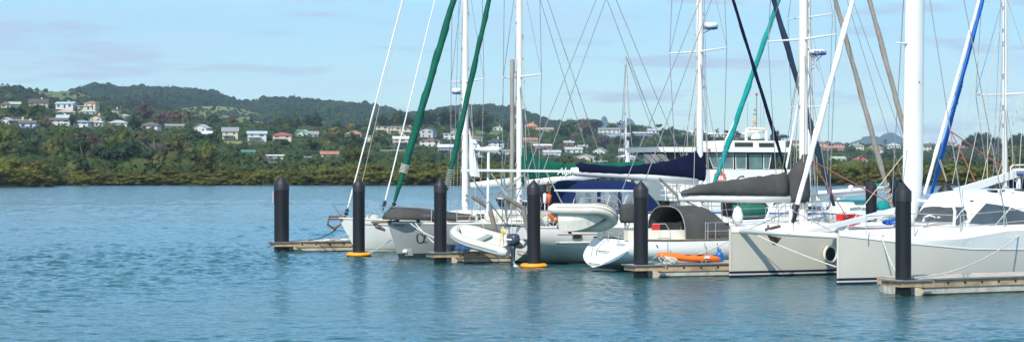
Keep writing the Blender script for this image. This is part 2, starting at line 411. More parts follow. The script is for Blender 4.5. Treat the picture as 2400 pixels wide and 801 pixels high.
def clutter(root, h, ts, m=None):
    """winches, vents, cleats and rope coils on a deck"""
    for t, f, k in ts:
        q = h.deck(t, f, 0)
        if k == 'winch': b = MB(); b.lathe(q, [(.09,0),(.075,.05),(.06,.12),(.085,.17),(.03,.19)], 10); b.build('winch', STEEL, root, smooth=True)
        if k == 'vent':
            b = MB(); b.smooth = True; d = h.fr.u*(-1); b.tube([q, q+Vector((0,0,.22)), q+Vector((0,0,.32))+d*.07, q+Vector((0,0,.34))+d*.17], [.06,.06,.08,.11], 9); b.build('vent_cowl', CREAM, root)
        if k == 'coil': b = MB(); b.torus(q+Vector((0,0,.05)), .15, .05, n=14, m=6); b.torus(q+Vector((0.02,0,.12)), .11, .04, n=14, m=6); b.build('rope_coil', ROPE, root, smooth=True)
        if k == 'cleat': b = MB(); b.box(q+Vector((0,0,.05)), (.25,.03,.03), h.fr.a); b.box(q+Vector((0,0,.02)), (.08,.03,.05), h.fr.a); b.build('cleat', STEEL, root)
        if k == 'hatch': b = MB(); b.box(q+Vector((0,0,.05)), (.55,.5,.07), h.fr.a); o = b.build('hatch', WHITE, root); b = MB(); b.box(q+Vector((0,0,.09)), (.46,.42,.02), h.fr.a); b.build('hatch_glass', GLASS, o)
        if k == 'box': b = MB(); b.box(q+Vector((0,0,.12)), (.5,.35,.24), h.fr.a); b.build('deck_box', CREAM, root)
        if k == 'fender': b = MB(); b.tube([q+Vector((0,0,.12)), q+Vector((0,0,.12))+h.fr.u*.5], [.05,.05], 8); b.lathe(q+Vector((0,0,.12)), [(.02,-.04),(.11,.05),(.12,.4),(.02,.52)], 10, axis=h.fr.u); b.build('fender', WHITE2, root, smooth=True)

# ---- piles -----------------------------------------------------------------
def pile(px, d, wpx, top, label, group='black mooring piles with pointed caps', bands=(), plate=False):
    base = Vector(((px-1200)/F*d, d, 0)); r = wpx/F*d/2; zt = H0-(top-HY)/F*d
    root = empty('mooring_pile', base, label, 'mooring pile', group)
    ch = r*1.25; b = MB(); lean = rnd.uniform(-.012,.012)
    prof = [(r,-1.5),(r,zt-ch-.25)]
    for z in bands: prof += [(r,z-.012),(r*.975,z-.008),(r*.975,z+.008),(r,z+.012)]
    prof = [prof[0]]+sorted(prof[1:], key=lambda q: q[1])
    b.lathe(base, prof, 28); b.build('shaft', BLACKP, root, smooth=True)
    b = MB(); b.lathe(base, [(r*1.0,zt-ch-.30),(r*1.05,zt-ch-.29),(r*1.05,zt-ch),(r*1.045,zt-ch+.004),(r*.04,zt-.02),(.01,zt)], 28); cp_ = b.build('cap', CONE, root, smooth=True); cp_.data.set_sharp_from_angle(angle=R(25))
    b = MB(); b.lathe(base, [(r*1.012,-.3),(r*1.02,.10),(r*1.004,.16)], 28); b.build('tide_stain', ALGAE, root, smooth=True)
    if plate:
        b = MB(); b.box(base+Vector((-r-.04,0,zt-1.0)), (.07,.2,.5)); b.build('plate', GREYPAD, root)
    return root, r
PL = [(660,91.4,35,408,'leftmost black pile, the thick one at the end of the leftmost dock finger',(1.95,2.2),True),
      (841,87,28.5,415,'second black pile from the left, in front of the leftmost white bow',(1.9,),False),
      (1032,80.4,29.5,415.5,'third black pile from the left, in front of the grey hull',(),False),
      (1251,77,31,419,'fourth black pile from the left, beside the stern with dark lettering',(1.75,),False),
      (1502,70,34,421,'fifth black pile from the left, on the dock finger left of the orange kayak',(),False),
      (2117,60,37,425,'nearest and tallest black pile, on the right dock finger in front of the grey catamaran',(),False)]
piles = []
for px, d, w, t, lb, bd, plt in PL: piles.append((px, d)+pile(px, d, w, t, lb, bands=bd, plate=plt))
for px, d, w, t, lb in [(2042,86,26,419,'black pile behind the sloping white spar, left of the thick white mast'),
                        (2217,86.5,35,424,'stout black pile behind the catamaran cabin, crossed by the sloping white spar'),
                        (1704,92,27,425,'black pile mostly hidden below the grey boom cover right of the grey spray hood'),
                        (1272,97,18,424,'distant black pile peeping out just right of the fourth pile'),
                        (2096,93,22,412,'distant black pile just left of the thick white mast'),
                        (2336,90,28,428,'black pile behind the cabin roof of the catamaran at the right edge')]:
    pile(px, d, w, t, lb, group='far black piles along the walkway')
for i, (px, d, lb) in enumerate([(841,87,'left orange float ring, around the second pile'),(1251,77,'right orange float ring, around the fourth pile')]):
    r = .29 if i == 0 else .27
    one('float_ring', ORANGE, lb, 'float ring', lambda b: b.torus(Vector(((px-1200)/F*d, d, .07)), r+.10, .125, sq=.75, n=32, m=10), True, 'orange float rings on piles')

# ---- dock fingers ------------------------------------------------------------
def finger(px, d, ang, L, label, W=1.0, nb=None, zt=.44, pr=.3):
    fr = Frame(px, d, ang); O = fr.w(0,0,0); root = empty('dock_finger', O, label, 'dock finger', 'dock fingers between the berths')
    # px,d is the pile centre; nose tip extends around the pile
    x0 = -.30; xs = .62
    BO = -W+.06
    def lay(a0, a1, w0, w1, z0, z1, off=0, nose=False):
        if not nose: off = off+BO
        return [fr.w(a0,-w0+off,z0),fr.w(a1,-w1+off,z0),fr.w(a1,w1+off,z0),fr.w(a0,w0+off,z0),fr.w(a0,-w0+off,z1),fr.w(a1,-w1+off,z1),fr.w(a1,w1+off,z1),fr.w(a0,w0+off,z1)]
    b = MB(); b.hexa(lay(xs+.06, L, W+.02, W+.02, -.4, .225)); b.hexa(lay(xs-.22, xs+.06, W*.45, W+.01, -.4, .21)); b.build('float', CONC, root)
    b = MB(); b.hexa(lay(xs+.055, L, W+.032, W+.032, -.3, .045)); b.build('algae_band', ALGAE, root)
    b = MB(); z1 = zt-.035; z0 = z1-.18
    # timber walers: nose frame then long sides
    b.hexa(lay(xs+.1, L+.05, .06, .06, z0-.03, z1, W+.0)); b.hexa(lay(xs+.1, L+.05, .06, .06, z0-.03, z1, -W))
    for sd in (1, -1): b.hexa(lay(x0, xs+.1-.004, .05, .05, z0+.02, z1-.002, sd*(pr+.12), True))
    b.hexa(lay(x0-.1, x0-.004, pr+.17, pr+.17, z0+.02, z1-.002, 0, True)); b.hexa(lay(xs, xs+.096, W+.06, W+.06, z0-.03, z1-.004))
    b.build('timber_waler', WOOD, root)
    b = MB()
    k = int((L-xs)/.62)
    for i in range(k):
        s = xs+.25+i*.62; b = MB(); b.lathe(fr.w(s, W+.06+BO, z1-.09), [(.035,0),(.035,.02),(.012,.03)], 8, axis=fr.n); b.build('bolt', BOLT, root)
    b = MB(); i = 0; s = xs
    while s < L:
        b.hexa(lay(s, s+.135, W+.05, W+.05, z1+.002, zt-.004)); s += .145
    for sd in (1, -1): b.hexa(lay(x0-.1, xs-.004, .07, .07, z1+.002, zt-.006, sd*(pr+.1), True))
    b.hexa(lay(x0-.1, x0+.1, pr+.03, pr+.03, z1+.002, zt-.008, 0, True)); b.build('decking', DECKT, root)
    b = MB(); b.hexa(lay(xs, L, .03, .03, zt-.035, zt+.006, W+.092)); b.hexa(lay(x0-.15, xs-.003, .03, .03, zt-.035, zt+.004, pr+.2, True)); b.hexa(lay(x0-.19, x0-.13, pr+.2, pr+.2, zt-.036, zt+.002, 0, True)); b.build('edge_strip', RUBST, root)
    for s in (2.0, 5.2, 8.6):
        if s < L-.3:
            b = MB(); q = fr.w(s+.3, W-.12+BO, zt); b.box(q+Vector((0,0,.10)), (.34,.04,.035), fr.a)
            for dx in (-.07,.07): b.box(q+fr.u*dx+Vector((0,0,.045)), (.035,.035,.09), fr.a)
            b.build('dock_cleat', STEEL, root)
    return fr, root
F1, _ = finger(660, 91.4, 20, 12, 'leftmost dock finger, reaching right behind the white bow from the thick pile')
F3, _ = finger(1032, 80.4, 22, 10, 'dock finger by the grey hull, below the hanging grey dinghy')
F5, _ = finger(1502, 70, 20, 9.5, 'dock finger carrying the orange kayak')
F6, _ = finger(2117, 60, 28, 9, 'nearest dock finger, at the bottom right in front of the catamaran', zt=.47)
def wk(b):
    a = Vector((5.5,100.4,0)); c = Vector((27,70.2,0)); d = (c-a).normalized(); n = Vector((d.y,-d.x,0))
    for w, z0, z1 in ((1.2,.3,.42),(1.05,-.3,.29)):
        b.hexa([a-n*w+Vector((0,0,z0)),c-n*w+Vector((0,0,z0)),c+n*w+Vector((0,0,z0)),a+n*w+Vector((0,0,z0)),a-n*w+Vector((0,0,z1)),c-n*w+Vector((0,0,z1)),c+n*w+Vector((0,0,z1)),a+n*w+Vector((0,0,z1))])
one('walkway', DECKT, 'main floating walkway at the far ends of the berths', 'walkway', wk)

# ---- boat 1: white sloop, bow left ---------------------------------------------
def yacht(name, px, d, ang, label, cat='sailing yacht'):
    fr = Frame(px, d, ang); return fr, empty(name, fr.O, label, cat)
f1, b1 = yacht('sailing_yacht', 794, 90.5, 24, 'leftmost white sailing yacht, bow behind the second pile, two furled white headsails')
h1 = Hull(f1, 13, 3.7, 'L', [(0,1.45),(.15,1.36),(.5,1.3),(1,1.4)], rake=.95, bowz=-.25)
H1M = hullmat('white_hull_paint', (.68,.68,.64), [(-.6,.035,(.03,.04,.04)),(.13,.155,(.18,.2,.2))])
h1.build(b1, H1M, WHITE, rail=CREAM); h1.strake(b1, .05, .97, 0, .022, mat('grey_stripe',(.2,.23,.27),.4), 'cove_stripe', dz=.2)
coachroof(b1, h1, .28, .75, .95, .42, WHITE, GLASS)
pulpit(b1, h1); lifelines(b1, h1, .16, .95, 7)
b = MB(); q = f1.w(.0,0,1.42); b.box(q-f1.u*.12, (.55,.2,.06), f1.a); b.tube([q-f1.u*.42+Vector((0,0,.12)), q-f1.u*.5-Vector((0,0,.22)), q-f1.u*.2-Vector((0,0,.4)), q+f1.u*.12-Vector((0,0,.2))], [.03,.045,.07,.03], 6); b.tube([q-f1.u*.42+Vector((0,0,.12)), q+f1.u*.3+Vector((0,0,.1))], .035, 6); b.build('anchor', RUST, b1)
m1, mp1, s1 = rig(b1, h1, f1, 1090, 21.5, .30, [(7.35,1.85,.1),(12.5,1.6,.08),(17,1.2,.05)], halyards=4)
def furler(root, fr, h, px, py, px2, ztop, sm, r, m, label_part='furled_headsail', **k):
    a = fr.p(px, py); 
    # aim so that the stay crosses the photo's position and ends at the mast
    t = fr.w(sm, 0, ztop); o = wrapped(root, label_part, a, t, r, m, **k)
    b = MB(); d = (t-a).normalized(); b.lathe(a-d*.35, [(.03,-.1),(.03,.06),(.1,.08),(.11,.12),(.06,.15),(.06,.22),(.1,.25),(.1,.28),(.04,.3),(.04,.36)], 12, axis=d); b.build('furling_drum', BOLT, root, smooth=True)
    return o
furler(b1, f1, h1, 815, 488, 940, 21.2, s1, .034, ALU, rend=1); furler(b1, f1, h1, 903, 470, 1015, 16.2, s1, .031, ALU, rend=1)
b = MB(); b.tube([mp1(21.3)-f1.u*.3, f1.p(824,478)+f1.u*.25], .009, 4); b.build('halyard', WIREL, b1)
# boom, storm sail
b = MB(); b.smooth=True; b.tube([f1.p(1102,434), f1.p(1160,429), f1.p(1300,414), f1.p(1440,402)], [.10,.13,.13,.09], 8, flat=1.2); b.build('boom', WHITE2, b1)
b = MB(); A = f1.p(1100,303); Bq = f1.p(1124,415); Cq = f1.p(1099,412); b.add([A,Bq,Cq,A+f1.n*.03,Bq+f1.n*.05,Cq+f1.n*.03],[(0,1,2),(3,5,4),(0,3,4,1),(1,4,5,2),(2,5,3,0)]); b.build('small_sail', SAILW, b1)
radome(b1, f1.p(1070,221), .2, .26, mp1(7.05), fr=f1)
clutter(b1, h1, [(.1,0,'winch'),(.2,.3,'hatch'),(.25,.6,'vent'),(.33,.5,'coil'),(.38,.8,'vent'),(.42,.5,'winch'),(.13,-.3,'coil')])

# ---- boat 2: grey sloop with green covers, bow left ------------------------------
f2, b2 = yacht('sailing_yacht', 908, 84.7, 24, 'grey hulled sailing yacht with two dark green furled headsails and green boom cover')
h2 = Hull(f2, 14, 4.1, 'L', [(0,1.42),(.1,1.38),(.5,1.36),(1,1.45)], rake=.62, bowz=-.4, full=2.3)
H2M = hullmat('grey_hull_paint', (.235,.25,.25), [(-.6,.2,(.035,.037,.045))], dirt=.08)
h2.build(b2, H2M, WHITE, rail=WHITE2); coachroof(b2, h2, .3, .78, 1.05, .45, WHITE, GLASS)
pulpit(b2, h2, ln=1.3); lifelines(b2, h2, .18, .95, 7)
m2_, mp2, s2 = rig(b2, h2, f2, 1217, 19.9, .26, [(7.3,1.9,.12),(12,1.7,.1),(16,1.2,.05)], halyards=4)
b = MB(); b.tube([mp2(1.5)-f2.u*.32, mp2(8.0)-f2.u*.32], .085, 10); b.build('stowed_pole', GREYL, b2, smooth=True)
furler(b2, f2, h2, 925, 472, 1065, 19.6, s2, .155, GREEN, wraps=[(.065,.085,7)], twist=9, rend=.35)
wrapped(b2, 'furled_headsail', f2.p(1046,446), mp2(15.9), .12, GREEN, wraps=[(.01,.065,8)], twist=8)
b = MB(); q = f2.w(0,0,1.42); b.box(q-f2.u*.25+Vector((0,0,.02)), (.8,.22,.07), f2.a); b.tube([q-f2.u*.6+Vector((0,0,.05)), q-f2.u*.42-Vector((0,0,.15)), q-f2.u*.1-Vector((0,0,.3))],[.05,.1,.05],7); b.tube([q-f2.u*.55, q+f2.u*.5+Vector((0,0,.08))],.04,6); b.build('anchor', TEAK, b2)
# hull emblem: a round open letter with a curled tail, lying on the hull side
def side_xy(h, px, py): 
    best=None
    for i in range(200):
        t = i/199*.6
        for zz in (0,):
            q = h.side_at(t, 0.9, 1, 0)
            e = abs((q.x/q.y*F+1200)-px)
            if best is None or e < best[0]: best = (e, t)
    t = best[1]; q = h.side_at(t, .9, 1); z = H0-(py-HY)/F*q.y
    return h.side_at(t, z, 1, .012)
b = MB(); cx, cy = 984, 558
ring = []
for i in range(25):
    w = 2*math.pi*(i/24)*.86+.5; ring.append((cx+8.5*math.cos(w), cy-11.0*math.sin(w), .55+.9*abs(math.cos(w))))
tl = [(cx+12.5,cy-10,1.6),(cx+10,cy-3,1.3),(cx+8.5,cy+3,1.1),(cx+10.5,cy+9,.7),(cx+13.5,cy+10.5,.6),(cx+16,cy+7,.5)]
for st in (ring, tl):
    pts = [side_xy(h2, x, y) for x, y, r in st]; b.tube(pts, [r*.019 for x, y, r in st], 6)
b.build('hull_emblem', LETTER, b2)
q0 = side_xy(h2, 928, 530); q1 = side_xy(h2, 950, 530); text('hull_lettering', 'GARCIA', .12, q0+f2.n*.03, (q1-q0), (0,0,1), LETTER, b2)
q0 = side_xy(h2, 939, 599)+f2.n*.0; q1 = side_xy(h2, 961, 599); q2 = side_xy(h2, 961, 582); q3 = side_xy(h2, 937, 582); b = MB(); b.slab([q0,q1,q2,q3], f2.n*.01); b.build('bow_patch', GREYPAD, b2)
b = MB(); b.lathe(side_xy(h2, 943, 589), [(.09,-.02),(.07,.1),(.02,.14)], 8, axis=-f2.u); b.build('thruster_vent', WHITE, b2)
# dinghy cover lump on foredeck
b = MB(); b.smooth = True; rg = []
for i in range(13):
    f = i/12; s = lerp(f2.s_at(902), f2.s_at(1110), f); k = math.sin(min(1, f*5+.25)*math.pi/2); hz = lerp(.62,.22,f)*k; w = .75*k
    z0 = h2.zs(max(0, s/h2.L))+.13
    rg.append([f2.w(s, w*math.cos(a)*(1+.06*math.sin(5*a+f*9)), z0+hz*math.sin(a)*(1+.05*math.sin(7*f+3*a))) for a in [math.pi*j/9 for j in range(10)]])
b.loft(rg, cap=True, closed=True); dc = b.build('canvas_cover', GREY, b2)
# green boom cover + boom
bm = [f2.p(1230,427), f2.p(1340,415), f2.p(1500,398)]
b = MB(); b.smooth=True; b.tube(bm, [.13,.15,.1], 8, flat=1.2); b.build('boom', WHITE2, b2)
def sailcover(root, fr, prof, m, thick=.28, name='sail_cover', folds=.03):
    """prof: (px, top, bottom) along the boom; cross section is a soft teardrop"""
    rg = []; n = 12; XX = []
    for (a, b_) in zip(prof, prof[1:]):
        for k in range(4): XX.append(tuple(lerp(a[j], b_[j], k/4) for j in range(3)))
    XX.append(prof[-1])
    for i, (px, t, bo) in enumerate(XX):
        zt = fr.p(px, t); zb = fr.p(px, bo); hh = zt.z-zb.z; c = zb; ring = []
        for j in range(n):
            w = 2*math.pi*j/n; y = math.cos(w); zz = math.sin(w)*.5+.5
            wd = thick/2*(1.1-.5*zz)*(1+folds*2*math.sin(i*2.3+j*1.7))
            ring.append(Vector((c.x, c.y, c.z+hh*zz*(1+folds*math.sin(i*1.9)*(zz>.6))))+fr.n*(y*wd))
        rg.append(ring)
    b = MB(); b.smooth = True; b.loft(rg); return b.build(name, m, root)
cov2 = sailcover(b2, f2, [(1219,352,432),(1226,346,430),(1236,352,429),(1250,362,427),(1270,371,424),(1300,379,419),(1345,385,414),(1400,383,405),(1460,380,401),(1505,378,397),(1510,380,395)], GREEN, .34)
q0 = f2.p(1306,409,.19); q1 = f2.p(1350,408,.19); text('cover_lettering', 'Alpha', .40, q0, q1-q0, (0,0,1), LETTERW, cov2, shear=.3, bold=.006)
qc = f2.p(1239,403,.2); b = MB()
for dx in (-.07,0,.07): b.slab([qc+f2.u*(dx-.03), qc+f2.u*(dx+.03), qc+f2.u*(dx*1.6)+Vector((0,0,.12))], f2.n*.01)
b.build('cover_emblem', LETTERW, cov2)
clutter(b2, h2, [(.09,.2,'winch'),(.14,.4,'coil'),(.2,-.5,'fender'),(.24,.8,'vent'),(.3,.7,'winch'),(.35,.85,'coil'),(.4,.75,'vent'),(.45,.6,'winch')])
b = MB(); b.smooth=True; q = h2.deck(.33,.35,.0); b.lathe(q-f2.u*.7+Vector((0,0,.22)), [(.05,0),(.25,.15),(.3,.7),(.28,1.3),(.1,1.5)], 10, axis=f2.u); b.build('upturned_tender', HYP, b2)

# ---- boat 3: white cruiser, stern left, navy covers ----------------------------------
f3, b3 = yacht('sailing_yacht', 1208, 80.5, 24, 'white yacht with navy boom cover, blue cockpit canopy and dark name on its transom')
h3 = Hull(f3, 13.6, 4.0, 'R', [(0,1.62),(.2,1.45),(.6,1.32),(1,1.38)], rake=1.3, stern=.80, trake=.0, p=2.7, zkst=.10, zk=-.55)
h3.trake = -.0
H3M = hullmat('white_hull_paint', (.68,.67,.62), [(-.7,.03,(.02,.03,.03))])
h3.build(b3, H3M, WHITE, rail=WHITE2)
h3.strake(b3, .40, .93, .82, .03, WHITE2, 'rubbing_strake'); h3.strake(b3, .35, .93, 1.12, .012, mat('red_stripe',(.3,.08,.07),.4), 'cove_stripe')
def sidewin(h, root, px, py, w, hh, m=GLASS, out=.01, frame=STEEL):
    t = None; best = 9e9
    for i in range(300):
        tt = i/299; q = h.side_at(tt, 1.0, 1); e = abs(q.x/q.y*F+1200-px)
        if e < best: best, t = e, tt
    q = h.side_at(t, 1.0, 1); z = H0-(py-HY)/F*q.y; c = h.side_at(t, z, 1)
    c2 = h.side_at(min(1, t+.02), z, 1); d = (c2-c); d.z = 0; d.normalize(); nn = Vector((-d.y, d.x, 0)); nn = nn if nn.dot(h.fr.n) > 0 else -nn
    def rr(w_, h_, o_):
        pts = []
        for k in range(20):
            a = 2*math.pi*k/20; ca, sa = math.cos(a), math.sin(a)
            pts.append(c+d*(w_/2*math.copysign(abs(ca)**.5, ca))+Vector((0,0,h_/2*math.copysign(abs(sa)**.5, sa)))+nn*o_)
        return pts
    b = MB(); b.slab(rr(w*1.25, hh*1.35, out), -nn*.03); o = b.build('porthole', frame, root)
    b = MB(); b.slab(rr(w, hh, out+.008), -nn*.02); b.build('porthole_glass', m, o)
sidewin(h3, b3, 1352, 554, .34, .15)
# transom name
ta = f3.w(h3.spos(1,.3), .0, 0); q0 = f3.w(-.03, -1.02, 1.06); text('transom_lettering', 'SEA GRAZER', .29, f3.w(-.025, -.42, .74), f3.n, (0,0,1), LETTER, b3, bold=.004)
b = MB(); b.tube([f3.w(-.02,.25,.42), f3.w(-.12,.45,.5), f3.w(-.12,1.05,.46), f3.w(-.02,1.15,.38)], .018, 5); b.build('swim_handle', STEEL, b3)
coachroof(b3, h3, .3, .72, 1.0, .5, WHITE, GLASS)
m3, mp3, s3 = rig(b3, h3, f3, 1640, 20.3, .29, [(8.15,2.3,-.1),(13,1.9,-.1),(17,1.3,-.05)], halyards=4)
pulpit(b3, h3); lifelines(b3, h3, .15, .9, 7); lifelines(b3, h3, .6, .99, 5, side=-1)
b = MB(); b.smooth=True; b.tube([f3.p(1338,398), f3.p(1350,402), f3.p(1500,412), f3.p(1632,424)], [.07,.15,.16,.15], 10, flat=1.15); b.build('boom', WHITE2, b3)
sailcover(b3, f3, [(1353,383,405),(1360,381,408),(1400,386,409),(1450,390,411),(1500,386,413),(1545,380,415),(1580,374,418),(1605,365,420),(1622,356,424),(1640,354,428),(1650,356,425)], NAVY, .42)
a = f3.p(1955,482); wrapped(b3, 'furled_headsail', a, mp3(20.0), .125, mat('dark_navy_sail_sleeve',(.006,.022,.05),.8,.2,3,bump=.4), twist=6)
a = f3.p(1843,405); wrapped(b3, 'furled_headsail', a, mp3(14.4), .075, NAVY, twist=6); wire(b3, [a, h3.deck(.2,0,0)], .02, STEEL, 'stay_foot')
radome(b3, f3.p(1665,70), .3, .28, mp3(9.05), fr=f3)
# blue canopy with clear panels
def canopy(root, fr, s0, s1, w, z0, z1, m, name, open_left=False, n=14, front=.8, wins=(), winmat=None, aft=.1, sup=.55):
    rg = []
    for i in range(n+1):
        f = i/n; s = lerp(s0, s1, f)
        k = min(1, (f/aft)**.5*.9+.1) if aft and f < aft else 1
        if f > front: k = 1-((f-front)/(1-front))**1.8*.75
        hz = (z1-z0)*k
        ring = []
        for j in range(17):
            a = math.pi*j/16; ca, sa = math.cos(a), math.sin(a)
            ring.append(fr.w(s, w*math.copysign(abs(ca)**sup, ca)*(1+.01*math.sin(i*2)), z0+hz*abs(sa)**sup*(1+.015*math.sin(i*1.7+j))))
        rg.append(ring)
    b = MB(); b.smooth = True; b.loft(rg, cap=False, closed=False)
    if not open_left: b.add(rg[0], [tuple(range(17))])
    inner = [[p+(fr.w((s0+s1)/2,0,z0)-p)*.02 for p in r_] for r_ in rg]; b.loft(inner, cap=False, closed=False)
    o = b.build(name, m, root)
    for (fa, fb, za, zb, off) in wins:
        bb = MB(); pts = [fr.w(lerp(s0,s1,fa), w*1.0+off, za), fr.w(lerp(s0,s1,fb), w*1.0+off, za), fr.w(lerp(s0,s1,fb), w*.985+off, zb), fr.w(lerp(s0,s1,fa), w*.985+off, zb)]
        bb.slab(pts, fr.n*-.015); bb.build('clear_panel', winmat, o)
    return o
sA = f3.s_at(1330, 1.3); sB = f3.s_at(1553, 1.3)
canopy(b3, f3, sA, sB, 1.35, 1.75, 3.12, BLUE, 'cockpit_canopy', front=.72, wins=[(.08,.3,2.0,2.75,.02),(.34,.52,2.0,2.7,.02),(.56,.74,2.0,2.7,.02)], winmat=CLEARV, aft=.12, sup=.5)
b = MB(); b.box(f3.w(lerp(sA,sB,.5),0,1.6), (sB-sA, 2.9, .5), f3.a); b.build('cockpit_coaming', WHITE, b3)
# stern arch with long panel, davits
b = MB(); A = f3.p(1139,402,1.2); Bq = f3.p(1345,404,1.2); b.slab([A, Bq, Bq+f3.n*-2.4, A+f3.n*-2.4], (0,0,.09)); b.build('solar_panel', SOLAR, b3)
b = MB()
for px, o in ((1150,1.15),(1228,1.15),(1237,1.0)):
    q = f3.p(px, 405, o); e = f3.w(max(.15, f3.s_at(px+8, o)), o, 1.35); b.tube([q, e], .03, 6)
    q2 = q+f3.n*-2.2; b.tube([q2, e+f3.n*-2.2], .03, 6)
b.tube([f3.p(1281,405,1.2), f3.p(1325,490,1.2)], .028, 6); b.tube([f3.p(1225,410,1.2), f3.p(1170,460,1.2), f3.p(1135,478,1.2)], .024, 6)
b.tube([f3.p(1150,455,1.2), f3.p(1222,440,1.2)], .02, 5); b.tube([f3.p(1150,470,1.2), f3.p(1240,400,-1.0)], .018, 5)
b.build('arch_frame', STEEL, b3, smooth=True)
for (p1, o) in (((1106,460,1147,487,1163,545), -.9), ((1181,461,1225,487,1237,536), 1.2)):
    b = MB(); b.tube([f3.p(p1[0],p1[1],o), f3.p(lerp(p1[0],p1[2],.6),lerp(p1[1],p1[3],.55),o), f3.p(p1[2],p1[3],o), f3.p(p1[4],p1[5],o)], [.06,.075,.085,.09], 8, flat=1.2); b.build('davit', DAV, b3)
# stern rail tangle
b = MB()
for k in range(9):
    s = .05+k*.28; b.tube([f3.w(s, 1.45, 1.38), f3.w(s+.05, 1.42, 2.0)], .014, 5)
for z in (1.6,1.82,2.02): b.tube([f3.w(.02,-1.3,z), f3.w(-.05,0,z), f3.w(.02,1.4,z), f3.w(2.4,1.45,z)], .015, 5)
for k in range(6): b.tube([f3.w(-.02, -1.2+k*.45, 1.4), f3.w(-.02, -1.2+k*.45, 2.0)], .014, 5)
b.build('stern_rail', STEEL, b3, smooth=True)
b = MB(); b.smooth=True; b.lathe(f3.w(.55,1.2,1.65), [(.05,0),(.16,.1),(.17,.6),(.05,.75)], 9, axis=f3.u); b.build('fender', HYP, b3)
# barbecue, boxes and bundled gear in the cockpit
b = MB()
for k in range(7): b.box(f3.w(rnd.uniform(.3,2.2), rnd.uniform(-1,1.2), 1.5+rnd.uniform(0,.35)), (rnd.uniform(.2,.5),.3,rnd.uniform(.12,.3)), f3.a+rnd.uniform(-.4,.4))
b.build('cockpit_gear', CREAM, b3)
b = MB()
for k in range(4): b.torus(f3.w(rnd.uniform(.3,2.0), 1.3, 1.62), .16, .035, ax=f3.n, n=14, m=5)
b.build('rope_coil', DROPE, b3)
# wind generator on a pole
wg = empty('wind_generator', f3.p(1145,505,.9), 'small white wind generator with blue mark on its tail fin, on a pole', 'wind generator')
b = MB(); b.tube([f3.p(1143,505,.9), f3.p(1145,356,.9)], .05, 8); b.build('pole', WHITE2, wg, smooth=True)
c = f3.p(1145,350,.9); b = MB(); b.smooth=True; b.lathe(c-f3.u*.55, [(.02,0),(.05,.1),(.10,.45),(.125,.8),(.11,.95),(.09,.98)], 12, axis=f3.u); b.build('nacelle', WHITE, wg)
b = MB(); b.slab([c-f3.u*.62+Vector((0,0,.0)), c-f3.u*.3+Vector((0,0,.05)), c-f3.u*.55+Vector((0,0,.36)), c-f3.u*.68+Vector((0,0,.38))], f3.n*.03); fin = b.build('tail_fin', WHITE, wg)
b = MB(); cc = c-f3.u*.53+Vector((0,0,.17))+f3.n*.034
for k in range(3):
    a = k*2.09+.6; d = f3.u*math.cos(a)+Vector((0,0,math.sin(a))); e = f3.u*-math.sin(a)+Vector((0,0,math.cos(a))); b.slab([cc, cc+d*.07+e*.03, cc+d*.13, cc+d*.06-e*.02], f3.n*.006)
b.build('fin_emblem', BRIGHTB, fin)
b = MB(); hubc = c+f3.u*.44; b.lathe(hubc, [(.08,0),(.06,.05),(.01,.08)], 10, axis=f3.u)
b.build('hub', CREAM, wg)
for k in range(3):
    a = k*2.09+1.5; d = f3.n*math.cos(a)+Vector((0,0,math.sin(a))); b = MB(); b.tube([hubc+d*.05, hubc+d*.5], [.05,.02], 6, flat=.25, updir=f3.u); b.build('blade', NAVYP, wg)

